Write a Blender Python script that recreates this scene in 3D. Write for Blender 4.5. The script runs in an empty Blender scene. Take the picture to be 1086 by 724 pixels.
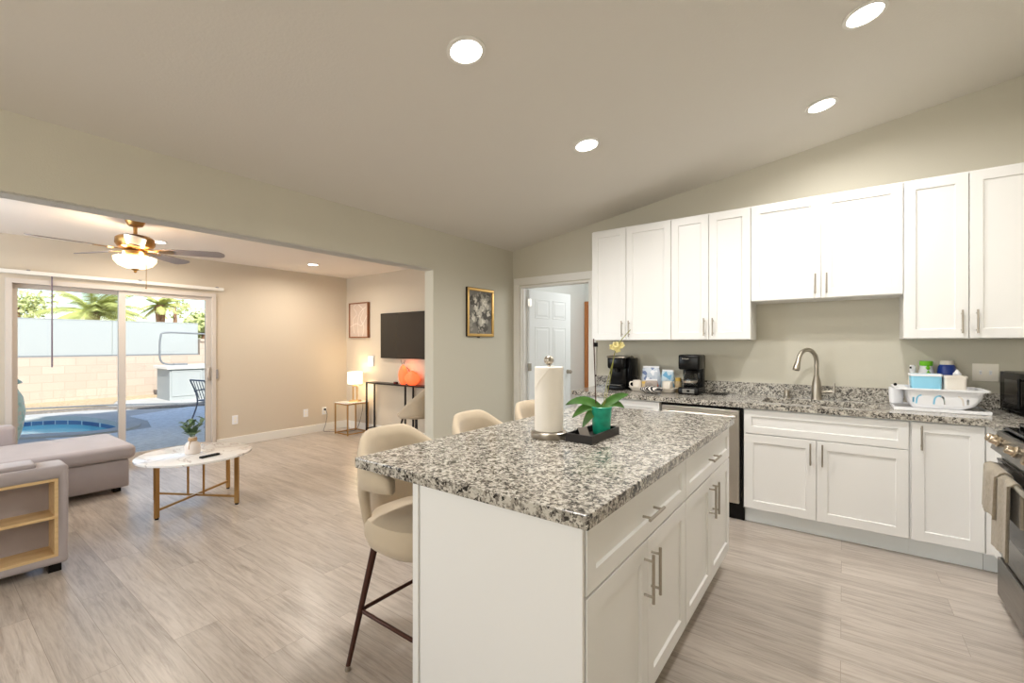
import bpy, bmesh, math, random
from mathutils import Vector, Matrix
random.seed(7)
PI = math.pi
scene = bpy.context.scene
COL = scene.collection

# ------------------------------------------------------------------ camera
cam_data = bpy.data.cameras.new('camera')
cam = bpy.data.objects.new('camera', cam_data)
COL.objects.link(cam)
cam.location = (3.217, -4.365, 1.347)
cam.rotation_euler = (PI/2, 0, math.radians(36.463))
cam_data.sensor_width = 36.0
cam_data.lens = 36.0*475.16/1086.0
cam_data.shift_y = 2.54/1086.0
cam_data.clip_start = 0.05
cam_data.clip_end = 200
scene.camera = cam

# ------------------------------------------------------------------ light
EXPOSURE = 0.07
CAN_W = 19.0          # each kitchen can light
LIVING_CAN_W = 16.0
FAN_W = 20.0
scene.view_settings.view_transform = 'Standard'
scene.view_settings.look = 'None'
scene.view_settings.gamma = 1
scene.view_settings.use_curve_mapping = False
scene.view_settings.exposure = EXPOSURE
world = bpy.data.worlds.new('world')
scene.world = world
world.use_nodes = True
wn = world.node_tree.nodes
wl = world.node_tree.links
sky = wn.new('ShaderNodeTexSky')
sky.sky_type = 'NISHITA'
sky.sun_disc = False
sky.sun_elevation = math.radians(38)
sky.sun_rotation = math.radians(90)
wn['Background'].inputs['Strength'].default_value = 0.27
wl.new(sky.outputs['Color'], wn['Background'].inputs['Color'])

sun_d = bpy.data.lights.new('sun', 'SUN')
sun_d.energy = 6.5
sun_d.angle = math.radians(0.6)
sun_d.color = (1.0, 0.95, 0.88)
sun = bpy.data.objects.new('sun', sun_d)
COL.objects.link(sun)
sun.rotation_euler = Vector((-math.cos(math.radians(38))*0.97, 0.2, -math.sin(math.radians(38)))).to_track_quat('-Z', 'Y').to_euler()

# added fill light at an invented rear window (built with the walls)
dw = bpy.data.lights.new('rear_fill_light', 'AREA')
dw.shape = 'RECTANGLE'; dw.size = 2.6; dw.size_y = 1.5
dw.energy = 55
dw.color = (1.0, 0.95, 0.86)
dwo = bpy.data.objects.new('rear_fill_light', dw)
COL.objects.link(dwo)
dwo.location = (2.3, -6.82, 1.65)
dwo.rotation_euler = (-PI/2, 0, PI)
dwo.rotation_euler = Vector((0, 1, -0.05)).to_track_quat('-Z', 'Z').to_euler()

# added fill at an invented side window (added_window_2, in the wall behind the sofa)
lw = bpy.data.lights.new('side_fill_light', 'AREA')
lw.shape = 'RECTANGLE'; lw.size = 2.0; lw.size_y = 1.3
lw.energy = 60
lw.color = (0.84, 0.92, 1.0)
lwo = bpy.data.objects.new('side_fill_light', lw)
COL.objects.link(lwo)
lwo.location = (-1.6, -5.62, 1.55)
lwo.rotation_euler = Vector((0, 1, -0.05)).to_track_quat('-Z', 'Z').to_euler()

# ------------------------------------------------------------------ materials
def lin(c):
    c = c/255.0
    return c/12.92 if c <= 0.04045 else ((c+0.055)/1.055)**2.4
def rgb(r, g, b): return (lin(r), lin(g), lin(b), 1.0)

def new_mat(name):
    m = bpy.data.materials.new(name); m.use_nodes = True
    return m, m.node_tree.nodes, m.node_tree.links, m.node_tree.nodes['Principled BSDF']

def mat(name, color, rough=0.5, metal=0.0, bump=None, vary=None, emit=None, trans=0.0, coat=0.0, sheen=0.0, ior=None, brushed=None):
    m, n, l, b = new_mat(name)
    b.inputs['Base Color'].default_value = color
    b.inputs['Roughness'].default_value = rough
    b.inputs['Metallic'].default_value = metal
    b.inputs['Transmission Weight'].default_value = trans
    b.inputs['Coat Weight'].default_value = coat
    b.inputs['Sheen Weight'].default_value = sheen
    if ior: b.inputs['IOR'].default_value = ior
    tc = None
    if bump or vary or brushed:
        tc = n.new('ShaderNodeTexCoord')
    if vary:                                  # (scale, amount)
        t = n.new('ShaderNodeTexNoise'); t.inputs['Scale'].default_value = vary[0]; t.inputs['Detail'].default_value = 5
        l.new(tc.outputs['Object'], t.inputs['Vector'])
        mp = n.new('ShaderNodeMapRange'); mp.inputs['To Min'].default_value = 1-vary[1]; mp.inputs['To Max'].default_value = 1+vary[1]
        mp.inputs['From Min'].default_value = 0.3; mp.inputs['From Max'].default_value = 0.7
        l.new(t.outputs['Fac'], mp.inputs['Value'])
        mx = n.new('ShaderNodeMix'); mx.data_type = 'RGBA'; mx.blend_type = 'MULTIPLY'; mx.inputs[0].default_value = 1
        mx.inputs[6].default_value = color
        l.new(mp.outputs['Result'], mx.inputs[7]); l.new(mx.outputs[2], b.inputs['Base Color'])
    if bump:                                  # (scale, strength, distance)
        t = n.new('ShaderNodeTexNoise'); t.inputs['Scale'].default_value = bump[0]; t.inputs['Detail'].default_value = 4
        l.new(tc.outputs['Object'], t.inputs['Vector'])
        bp = n.new('ShaderNodeBump'); bp.inputs['Strength'].default_value = bump[1]; bp.inputs['Distance'].default_value = bump[2]
        l.new(t.outputs['Fac'], bp.inputs['Height']); l.new(bp.outputs['Normal'], b.inputs['Normal'])
    if brushed:                               # stretch vector of the brushing
        mpg = n.new('ShaderNodeMapping'); mpg.inputs['Scale'].default_value = brushed
        t = n.new('ShaderNodeTexNoise'); t.inputs['Scale'].default_value = 1.0; t.inputs['Detail'].default_value = 3
        l.new(tc.outputs['Object'], mpg.inputs['Vector']); l.new(mpg.outputs['Vector'], t.inputs['Vector'])
        mr = n.new('ShaderNodeMapRange'); mr.inputs['To Min'].default_value = rough*0.75; mr.inputs['To Max'].default_value = rough*1.35
        l.new(t.outputs['Fac'], mr.inputs['Value']); l.new(mr.outputs['Result'], b.inputs['Roughness'])
    if emit:
        b.inputs['Emission Color'].default_value = emit[0]; b.inputs['Emission Strength'].default_value = emit[1]
    return m

def m_granite():
    m, n, l, b = new_mat('granite')
    tc = n.new('ShaderNodeTexCoord')
    nz = n.new('ShaderNodeTexNoise'); nz.inputs['Scale'].default_value = 90; nz.inputs['Detail'].default_value = 3
    l.new(tc.outputs['Object'], nz.inputs['Vector'])
    ad = n.new('ShaderNodeMix'); ad.data_type = 'RGBA'; ad.blend_type = 'LINEAR_LIGHT'; ad.inputs[0].default_value = 0.012
    l.new(tc.outputs['Object'], ad.inputs[6]); l.new(nz.outputs['Color'], ad.inputs[7])
    v = n.new('ShaderNodeTexVoronoi'); v.inputs['Scale'].default_value = 122
    l.new(ad.outputs[2], v.inputs['Vector'])
    sep = n.new('ShaderNodeSeparateColor'); l.new(v.outputs['Color'], sep.inputs['Color'])
    # large clouds decide where dark crystals gather
    big = n.new('ShaderNodeTexNoise'); big.inputs['Scale'].default_value = 22; big.inputs['Detail'].default_value = 4
    l.new(tc.outputs['Object'], big.inputs['Vector'])
    mr = n.new('ShaderNodeMapRange'); mr.inputs['From Min'].default_value = 0.3; mr.inputs['From Max'].default_value = 0.7
    mr.inputs['To Min'].default_value = -0.24; mr.inputs['To Max'].default_value = 0.24
    l.new(big.outputs['Fac'], mr.inputs['Value'])
    sm = n.new('ShaderNodeMath'); sm.operation = 'ADD'
    l.new(sep.outputs['Red'], sm.inputs[0]); l.new(mr.outputs['Result'], sm.inputs[1])
    r = n.new('ShaderNodeValToRGB'); r.color_ramp.interpolation = 'LINEAR'
    e = r.color_ramp.elements
    e[0].position = 0.0; e[0].color = rgb(46, 43, 41)
    e[1].position = 1.0; e[1].color = rgb(202, 197, 186)
    for p, c in ((0.13, rgb(56, 53, 50)), (0.18, rgb(106, 101, 94)), (0.38, rgb(126, 120, 112)), (0.44, rgb(154, 148, 138)), (0.66, rgb(172, 166, 154)), (0.72, rgb(196, 190, 179))):
        k = e.new(p); k.color = c
    l.new(sm.outputs[0], r.inputs['Fac']); l.new(r.outputs['Color'], b.inputs['Base Color'])
    b.inputs['Roughness'].default_value = 0.16
    return m

def m_floor():
    m, n, l, b = new_mat('vinyl_planks')
    tc = n.new('ShaderNodeTexCoord')
    br = n.new('ShaderNodeTexBrick')
    br.offset = 0.37; br.offset_frequency = 2; br.squash = 1
    br.inputs['Scale'].default_value = 1.0
    br.inputs['Brick Width'].default_value = 1.22; br.inputs['Row Height'].default_value = 0.182
    br.inputs['Mortar Size'].default_value = 0.0011; br.inputs['Mortar Smooth'].default_value = 0.3
    br.inputs['Color1'].default_value = (0, 0, 0, 1); br.inputs['Color2'].default_value = (1, 1, 1, 1); br.inputs['Mortar'].default_value = (0.5, 0.5, 0.5, 1)
    l.new(tc.outputs['Object'], br.inputs['Vector'])
    seed = n.new('ShaderNodeMath'); seed.operation = 'MULTIPLY'; seed.inputs[1].default_value = 23.0
    l.new(br.outputs['Color'], seed.inputs[0])
    def grain(sx, sy, detail, rough):
        mp = n.new('ShaderNodeMapping'); mp.inputs['Scale'].default_value = (sx, sy, 1)
        l.new(tc.outputs['Object'], mp.inputs['Vector'])
        t = n.new('ShaderNodeTexNoise'); t.noise_dimensions = '4D'; t.inputs['Scale'].default_value = 1; t.inputs['Detail'].default_value = detail; t.inputs['Roughness'].default_value = rough
        t.inputs['Distortion'].default_value = 0.9
        l.new(mp.outputs['Vector'], t.inputs['Vector']); l.new(seed.outputs[0], t.inputs['W'])
        return t
    g1 = grain(3.4, 46, 6, 0.68); g2 = grain(0.9, 9, 4, 0.55); g3 = grain(5, 150, 3, 0.6)
    a = n.new('ShaderNodeMath'); a.operation = 'MULTIPLY_ADD'; a.inputs[1].default_value = 0.55
    l.new(g1.outputs['Fac'], a.inputs[0])
    a2 = n.new('ShaderNodeMath'); a2.operation = 'MULTIPLY'; a2.inputs[1].default_value = 0.30
    l.new(g2.outputs['Fac'], a2.inputs[0]); 
    a3 = n.new('ShaderNodeMath'); a3.operation = 'MULTIPLY_ADD'; a3.inputs[1].default_value = 0.15
    l.new(g3.outputs['Fac'], a3.inputs[0]); l.new(a2.outputs[0], a3.inputs[2]); l.new(a3.outputs[0], a.inputs[2])
    r = n.new('ShaderNodeValToRGB'); e = r.color_ramp.elements
    e[0].position = 0.30; e[0].color = rgb(120, 109, 100); e[1].position = 0.70; e[1].color = rgb(206, 197, 187)
    for p, c in ((0.40, rgb(158, 146, 135)), (0.52, rgb(186, 175, 164))):
        k = e.new(p); k.color = c
    l.new(a.outputs[0], r.inputs['Fac'])
    mr = n.new('ShaderNodeMapRange'); mr.inputs['To Min'].default_value = 0.90; mr.inputs['To Max'].default_value = 1.07
    l.new(br.outputs['Color'], mr.inputs['Value'])
    mx = n.new('ShaderNodeMix'); mx.data_type = 'RGBA'; mx.blend_type = 'MULTIPLY'; mx.inputs[0].default_value = 1
    l.new(r.outputs['Color'], mx.inputs[6]); l.new(mr.outputs['Result'], mx.inputs[7])
    mo = n.new('ShaderNodeMix'); mo.data_type = 'RGBA'; mo.blend_type = 'MIX'
    l.new(br.outputs['Fac'], mo.inputs[0]); l.new(mx.outputs[2], mo.inputs[6]); mo.inputs[7].default_value = rgb(140, 128, 116)
    l.new(mo.outputs[2], b.inputs['Base Color'])
    b.inputs['Roughness'].default_value = 0.29
    bp = n.new('ShaderNodeBump'); bp.inputs['Strength'].default_value = 0.12; bp.inputs['Distance'].default_value = 0.002
    l.new(a.outputs[0], bp.inputs['Height']); l.new(bp.outputs['Normal'], b.inputs['Normal'])
    return m

def m_glass_pane():
    m, n, l, b = new_mat('clear_pane')
    n.remove(b)
    t = n.new('ShaderNodeBsdfTransparent'); t.inputs['Color'].default_value = (0.97, 0.985, 0.98, 1)
    g = n.new('ShaderNodeBsdfGlossy'); g.inputs['Roughness'].default_value = 0.02
    f = n.new('ShaderNodeFresnel'); f.inputs['IOR'].default_value = 1.35
    x = n.new('ShaderNodeMixShader')
    l.new(f.outputs[0], x.inputs[0]); l.new(t.outputs[0], x.inputs[1]); l.new(g.outputs[0], x.inputs[2])
    l.new(x.outputs[0], n['Material Output'].inputs['Surface'])
    return m

def m_blocks(name, c1, c2, cm, w, h, mortar=0.008, axis='X'):
    m, n, l, b = new_mat(name)
    tc = n.new('ShaderNodeTexCoord')
    sp = n.new('ShaderNodeSeparateXYZ'); cb = n.new('ShaderNodeCombineXYZ')
    l.new(tc.outputs['Object'], sp.inputs[0]); l.new(sp.outputs['Y' if axis == 'Y' else 'X'], cb.inputs['X']); l.new(sp.outputs['Z'], cb.inputs['Y'])
    br = n.new('ShaderNodeTexBrick'); br.inputs['Scale'].default_value = 1
    br.inputs['Brick Width'].default_value = w; br.inputs['Row Height'].default_value = h; br.inputs['Mortar Size'].default_value = mortar
    br.inputs['Color1'].default_value = c1; br.inputs['Color2'].default_value = c2; br.inputs['Mortar'].default_value = cm
    l.new(cb.outputs[0], br.inputs['Vector']); l.new(br.outputs['Color'], b.inputs['Base Color'])
    b.inputs['Roughness'].default_value = 0.9
    return m

def m_marble():
    m, n, l, b = new_mat('white_marble')
    tc = n.new('ShaderNodeTexCoord')
    t = n.new('ShaderNodeTexNoise'); t.inputs['Scale'].default_value = 3.2; t.inputs['Detail'].default_value = 7; t.inputs['Distortion'].default_value = 1.6
    l.new(tc.outputs['Object'], t.inputs['Vector'])
    r = n.new('ShaderNodeValToRGB'); e = r.color_ramp.elements
    e[0].position = 0.47; e[0].color = rgb(240, 236, 231); e[1].position = 0.53; e[1].color = rgb(240, 236, 231)
    k = e.new(0.5); k.color = rgb(196, 186, 180)
    l.new(t.outputs['Fac'], r.inputs['Fac']); l.new(r.outputs['Color'], b.inputs['Base Color'])
    b.inputs['Roughness'].default_value = 0.12
    return m

def m_wood(name, c1, c2, scale=(3, 30, 30), rough=0.45):
    m, n, l, b = new_mat(name)
    tc = n.new('ShaderNodeTexCoord'); mp = n.new('ShaderNodeMapping'); mp.inputs['Scale'].default_value = scale
    l.new(tc.outputs['Object'], mp.inputs['Vector'])
    t = n.new('ShaderNodeTexNoise'); t.inputs['Scale'].default_value = 1; t.inputs['Detail'].default_value = 5
    l.new(mp.outputs['Vector'], t.inputs['Vector'])
    r = n.new('ShaderNodeValToRGB'); r.color_ramp.elements[0].color = c1; r.color_ramp.elements[1].color = c2
    r.color_ramp.elements[0].position = 0.3; r.color_ramp.elements[1].position = 0.7
    l.new(t.outputs['Fac'], r.inputs['Fac']); l.new(r.outputs['Color'], b.inputs['Base Color'])
    b.inputs['Roughness'].default_value = rough
    return m

def m_spots(name, base, cols, scale, rough=0.6, stretch=(1, 1, 1)):
    """voronoi patches: printed packs, painted flowers, leaves"""
    m, n, l, b = new_mat(name)
    tc = n.new('ShaderNodeTexCoord'); mp = n.new('ShaderNodeMapping'); mp.inputs['Scale'].default_value = stretch
    l.new(tc.outputs['Object'], mp.inputs['Vector'])
    v = n.new('ShaderNodeTexVoronoi'); v.inputs['Scale'].default_value = scale
    l.new(mp.outputs['Vector'], v.inputs['Vector'])
    sep = n.new('ShaderNodeSeparateColor'); l.new(v.outputs['Color'], sep.inputs['Color'])
    r = n.new('ShaderNodeValToRGB'); r.color_ramp.interpolation = 'CONSTANT'
    r.color_ramp.elements[0].color = base; r.color_ramp.elements[0].position = 0
    r.color_ramp.elements[1].color = cols[-1]; r.color_ramp.elements[1].position = 0.85
    for i, c in enumerate(cols[:-1]):
        k = r.color_ramp.elements.new(0.4+0.45*i/max(1, len(cols)-1)); k.color = c
    l.new(sep.outputs['Red'], r.inputs['Fac']); l.new(r.outputs['Color'], b.inputs['Base Color'])
    b.inputs['Roughness'].default_value = rough
    return m

def m_stripes(name, c1, c2, scale, rot=(0, 0, 0), rough=0.7):
    m, n, l, b = new_mat(name)
    tc = n.new('ShaderNodeTexCoord'); mp = n.new('ShaderNodeMapping'); mp.inputs['Rotation'].default_value = rot
    l.new(tc.outputs['Object'], mp.inputs['Vector'])
    w = n.new('ShaderNodeTexWave'); w.inputs['Scale'].default_value = scale; w.inputs['Distortion'].default_value = 0.4
    l.new(mp.outputs['Vector'], w.inputs['Vector'])
    r = n.new('ShaderNodeValToRGB'); r.color_ramp.interpolation = 'CONSTANT'
    r.color_ramp.elements[0].color = c1; r.color_ramp.elements[1].color = c2; r.color_ramp.elements[1].position = 0.62
    l.new(w.outputs['Fac'], r.inputs['Fac']); l.new(r.outputs['Color'], b.inputs['Base Color'])
    b.inputs['Roughness'].default_value = rough
    return m

M = dict(
    wall=mat('kitchen_wall_paint', rgb(207, 202, 186), 0.75, bump=(140, 0.25, 0.003)),
    wall_living=mat('living_wall_paint', rgb(206, 194, 176), 0.75, bump=(140, 0.15, 0.003)),
    ceiling=mat('ceiling_paint', rgb(222, 217, 208), 0.85, bump=(70, 0.25, 0.004)),
    ceiling_living=mat('living_ceiling_paint', rgb(236, 229, 222), 0.85, bump=(70, 0.2, 0.004)),
    popcorn=mat('textured_soffit', rgb(222, 218, 208), 0.9, bump=(190, 1.0, 0.02)),
    trim=mat('white_trim', rgb(232, 229, 222), 0.45),
    hall=mat('hall_paint', rgb(228, 230, 226), 0.8),
    door=mat('white_door', rgb(234, 236, 236), 0.6),
    floor=m_floor(), granite=m_granite(), marble=m_marble(), pane=m_glass_pane(),
    cab=mat('white_cabinet', rgb(238, 237, 234), 0.32),
    toe=mat('toe_kick_paint', rgb(236, 240, 240), 0.45),
    gap=mat('dark_gap', rgb(70, 64, 58), 0.8),
    nickel=mat('brushed_nickel', rgb(176, 168, 156), 0.32, 1.0, brushed=(30, 30, 400)),
    steel=mat('stainless_steel', rgb(196, 190, 180), 0.30, 1.0, brushed=(4, 300, 4)),
    darksteel=mat('dark_stainless', rgb(132, 130, 126), 0.30, 1.0, brushed=(4, 4, 300)),
    black=mat('black_plastic', rgb(14, 13, 13), 0.24, ior=1.3),
    blackmatte=mat('black_metal', rgb(38, 33, 31), 0.45, 0.3),
    blackglass=mat('black_glass', rgb(12, 12, 13), 0.10, ior=1.18),
    screen=mat('dark_screen', rgb(44, 40, 36), 0.22),
    clearglass=mat('clear_glass', rgb(235, 238, 238), 0.03, trans=1.0, ior=1.3),
    coffee=mat('dark_coffee', rgb(30, 16, 8), 0.1),
    fabric=mat('cream_fabric', rgb(198, 181, 156), 0.9, bump=(500, 0.35, 0.002), vary=(9, 0.05), sheen=0.2),
    bronze=mat('brown_metal', rgb(74, 44, 34), 0.38, 0.5),
    sofa=mat('grey_velvet', rgb(172, 162, 162), 0.85, bump=(350, 0.25, 0.002), vary=(6, 0.05), sheen=0.35),
    oak=m_wood('pale_oak', rgb(206, 172, 122), rgb(226, 196, 148), (20, 3, 30)),
    gold=mat('gold_metal', rgb(196, 156, 100), 0.3, 1.0),
    champagne=mat('champagne_knob', rgb(196, 180, 158), 0.25, 1.0),
    brass=mat('antique_brass', rgb(176, 136, 84), 0.28, 1.0),
    shade=mat('lamp_shade', rgb(250, 238, 214), 0.8, emit=((1.0, 0.84, 0.60, 1), 1.5)),
    bowl=mat('frosted_bowl', rgb(255, 240, 205), 0.4, emit=((1.0, 0.80, 0.50, 1), 1.6)),
    blade=mat('fan_blade', rgb(138, 128, 126), 0.4, vary=(14, 0.08)),
    led=mat('led_lens', (1, 1, 1, 1), 0.5, emit=((1.0, 0.97, 0.92, 1), 14.0)),
    neon=mat('orange_glow', rgb(255, 110, 70), 0.6, emit=((1.0, 0.13, 0.035, 1), 1.15)),
    paper=mat('paper_towel', rgb(240, 232, 220), 0.95, bump=(220, 0.35, 0.002)),
    pot=mat('green_glaze', rgb(20, 150, 120), 0.35, vary=(30, 0.25)),
    leaf=mat('orchid_leaf', rgb(72, 118, 48), 0.35, vary=(20, 0.2)),
    stem=mat('orchid_stem', rgb(150, 150, 70), 0.5),
    petal=mat('yellow_petal', rgb(242, 228, 160), 0.6),
    soil=mat('bark', rgb(60, 42, 28), 0.95, bump=(120, 1, 0.01)),
    white=mat('white_plastic', rgb(240, 240, 242), 0.3),
    ceramic=mat('white_ceramic', rgb(236, 228, 216), 0.2),
    plate=mat('almond_plate', rgb(246, 240, 228), 0.4),
    bluebox=mat('light_blue_plastic', rgb(150, 212, 236), 0.35),
    blue=mat('blue_bottle', rgb(22, 56, 140), 0.3),
    lime=mat('lime_green', rgb(120, 205, 40), 0.4),
    towel=mat('taupe_towel', rgb(164, 152, 132), 0.95, bump=(260, 0.9, 0.006), vary=(60, 0.12), sheen=0.3),
    vinyl=mat('white_vinyl', rgb(206, 197, 188), 0.4),
    vinylgrey=mat('grey_vinyl_edge', rgb(150, 146, 146), 0.4),
    concrete=mat('concrete', rgb(190, 188, 184), 0.85, vary=(3, 0.08), bump=(60, 0.3, 0.003)),
    deck=mat('cool_deck', rgb(226, 228, 230), 0.9, vary=(14, 0.14), bump=(60, 0.4, 0.004)),
    gravel=mat('gravel', rgb(206, 184, 150), 0.95, vary=(28, 0.3), bump=(60, 1.0, 0.03)),
    darkgravel=mat('dark_gravel', rgb(140, 132, 124), 0.95, vary=(28, 0.35), bump=(60, 1.0, 0.03)),
    water=mat('pool_water', rgb(140, 230, 236), 0.08, trans=0.0),
    block=m_blocks('peach_block', rgb(176, 160, 146), rgb(184, 168, 154), rgb(166, 152, 138), 0.4, 0.2, 0.008, 'Y'),
    tile=m_blocks('pool_tile', rgb(78, 124, 164), rgb(60, 102, 146), rgb(180, 206, 214), 0.15, 0.15, 0.006, 'Y'),
    panel=mat('white_panel', rgb(158, 163, 163), 0.7),
    bark=mat('palm_bark', rgb(140, 104, 78), 0.95, bump=(30, 1, 0.05), vary=(20, 0.3)),
    frond=mat('palm_frond', rgb(186, 192, 116), 0.7, vary=(5, 0.25)),
    foliage=mat('tree_foliage', rgb(190, 198, 136), 0.8, vary=(3, 0.3)),
    succulent=mat('succulent_leaf', rgb(98, 124, 88), 0.6, vary=(60, 0.25)),
    vase=mat('blush_vase', rgb(234, 222, 212), 0.3),
    jute=mat('jute_twine', rgb(190, 158, 120), 0.9),
    pipe=mat('grey_pipe', rgb(120, 124, 128), 0.5, 0.3),
    iron=mat('blue_grey_iron', rgb(92, 102, 122), 0.5, 0.3),
    urn=m_spots('mottled_urn', rgb(206, 222, 208), [rgb(176, 206, 192), rgb(206, 212, 196), rgb(222, 212, 196)], 26, 0.5),
    painting=m_spots('flower_painting', rgb(128, 124, 116), [rgb(150, 146, 136), rgb(212, 206, 192), rgb(232, 228, 216)], 24, 0.7),
    picframe=m_wood('walnut_frame', rgb(120, 72, 42), rgb(150, 94, 56), (20, 20, 4)),
    canvas=mat('blush_canvas', rgb(206, 186, 170), 0.9, bump=(300, 0.2, 0.001)),
    canvasline=mat('pale_line', rgb(232, 218, 206), 0.9),
    goldframe=mat('gilt_frame', rgb(206, 166, 98), 0.35, 0.7),
    amber=m_wood('amber_wood', rgb(188, 120, 70), rgb(206, 140, 88), (30, 30, 3)),
    snack=m_spots('printed_snack_bag', rgb(196, 204, 214), [rgb(226, 228, 232), rgb(104, 122, 160), rgb(132, 100, 86), rgb(186, 196, 208)], 26, 0.4),
    snackgrey=m_spots('grey_printed_bag', rgb(150, 138, 128), [rgb(160, 146, 134), rgb(132, 122, 114), rgb(140, 66, 50)], 24, 0.5),
    snackblue=m_spots('blue_printed_bag', rgb(176, 200, 214), [rgb(196, 214, 224), rgb(230, 232, 232), rgb(110, 170, 206)], 24, 0.4),
    checks=m_stripes('black_white_stripe', rgb(28, 27, 28), rgb(214, 208, 202), 15, (0.5, 0.3, 0.9)),
    yellow=mat('yellow_lid', rgb(214, 176, 84), 0.5),
    tan=mat('tan_carton', rgb(204, 180, 140), 0.7),
    greycable=mat('grey_cord', rgb(70, 66, 62), 0.6),
)

# ------------------------------------------------------------------ mesh helpers
class MB:
    def __init__(s): s.bm = bmesh.new(); s.m = Matrix.Identity(4)
    def v(s, p): return s.bm.verts.new(s.m @ Vector(p))
    def f(s, vs):
        try: return s.bm.faces.new(vs)
        except ValueError: return None
    def box(s, x0, x1, y0, y1, z0, z1, bev=0.0, seg=2):
        r = bmesh.ops.create_cube(s.bm, size=1.0)['verts']
        for q in r:
            q.co = s.m @ Vector(((x0+x1)/2+q.co.x*(x1-x0), (y0+y1)/2+q.co.y*(y1-y0), (z0+z1)/2+q.co.z*(z1-z0)))
        if bev > 0:
            es = list({e for q in r for e in q.link_edges})
            bmesh.ops.bevel(s.bm, geom=es, offset=bev, segments=seg, affect='EDGES', profile=0.5)
        return s
    def ring(s, pts, close=True):
        return [s.v(p) for p in pts]
    def loft(s, rings, closed=True, cap0=True, cap1=True):
        R = [s.ring(r) for r in rings]
        n = len(R[0])
        for a, b in zip(R[:-1], R[1:]):
            for i in range(n if closed else n-1):
                j = (i+1) % n
                s.f([a[i], a[j], b[j], b[i]])
        if cap0: s.f(list(reversed(R[0])))
        if cap1: s.f(R[-1])
        return s
    def lathe(s, prof, c=(0, 0, 0), n=32, cap0=True, cap1=True, sx=1.0, sy=1.0):
        rings = [[(c[0]+r*sx*math.cos(2*PI*i/n), c[1]+r*sy*math.sin(2*PI*i/n), c[2]+z) for i in range(n)] for r, z in prof]
        return s.loft(rings, True, cap0, cap1)
    def cyl(s, c, r, z0, z1, n=24, r1=None):
        return s.lathe([(r, z0), (r if r1 is None else r1, z1)], c, n)
    def tube(s, pts, r, n=10, closed=False, radii=None):
        P = [Vector(p) for p in pts]
        rings = []
        prev = None
        N = len(P)
        for i, p in enumerate(P):
            if closed: t = (P[(i+1) % N]-P[i-1]).normalized()
            else: t = (P[min(i+1, N-1)]-P[max(i-1, 0)]).normalized()
            if prev is None:
                a = Vector((0, 0, 1)) if abs(t.z) < 0.9 else Vector((1, 0, 0))
                u = t.cross(a).normalized()
            else:
                u = (prev - t*prev.dot(t)).normalized()
            prev = u
            w = t.cross(u)
            rr = radii[i] if radii else r
            rings.append([p+u*(rr*math.cos(2*PI*k/n))+w*(rr*math.sin(2*PI*k/n)) for k in range(n)])
        if closed: rings.append(rings[0]); return s.loft(rings, True, False, False)
        return s.loft(rings)
    def bar(s, a, b, w, h=None):
        """square bar between two points"""
        h = h or w
        a = Vector(a); b = Vector(b); t = (b-a).normalized()
        up = Vector((0, 0, 1)) if abs(t.z) < 0.9 else Vector((1, 0, 0))
        u = t.cross(up).normalized()*(w/2); k = u.cross(t).normalized()*(h/2)
        return s.loft([[a-u-k, a+u-k, a+u+k, a-u+k], [b-u-k, b+u-k, b+u+k, b-u+k]])
    def ball(s, c, r, n=16, sx=1, sy=1, sz=1):
        prof = [(max(1e-4, r*math.sin(PI*i/n)), -r*math.cos(PI*i/n)*sz) for i in range(n+1)]
        return s.lathe(prof, c, 20, sx=sx, sy=sy)
    def prism(s, poly, z0, z1):
        return s.loft([[(x, y, z0) for x, y in poly], [(x, y, z1) for x, y in poly]])
    def leaf(s, pts, w, up=(0, 0, 1), thick=0.0015, fold=0.15):
        P = [Vector(p) for p in pts]; N = len(P)
        rings = []
        for i, p in enumerate(P):
            t = (P[min(i+1, N-1)]-P[max(i-1, 0)]).normalized()
            side = t.cross(Vector(up))
            if side.length < 1e-4: side = Vector((1, 0, 0))
            side.normalize(); nn = side.cross(t).normalized()
            u = i/(N-1); ww = max(0.04, math.sin(PI*min(1, 0.12+u*0.88))**0.7)*w/2
            rings.append([p-side*ww+nn*(fold*ww), p-nn*thick, p+side*ww+nn*(fold*ww), p+nn*thick])
        return s.loft(rings)
    def build(s, name, material, parent=None, smooth=False, loc=None, angle=40):
        bmesh.ops.recalc_face_normals(s.bm, faces=s.bm.faces[:])
        me = bpy.data.meshes.new(name)
        s.bm.to_mesh(me); s.bm.free()
        me.materials.append(material)
        if smooth:
            for p in me.polygons: p.use_smooth = True
            if angle < 180: me.set_sharp_from_angle(angle=math.radians(angle))
        o = bpy.data.objects.new(name, me)
        COL.objects.link(o)
        if loc: o.location = loc
        if parent: o.parent = parent
        return o

def at(root_loc, mb=None):
    """mesh builder in world coordinates for a thing standing at root_loc"""
    b = mb or MB(); b.m = Matrix.Translation(-Vector(root_loc)); return b

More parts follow.
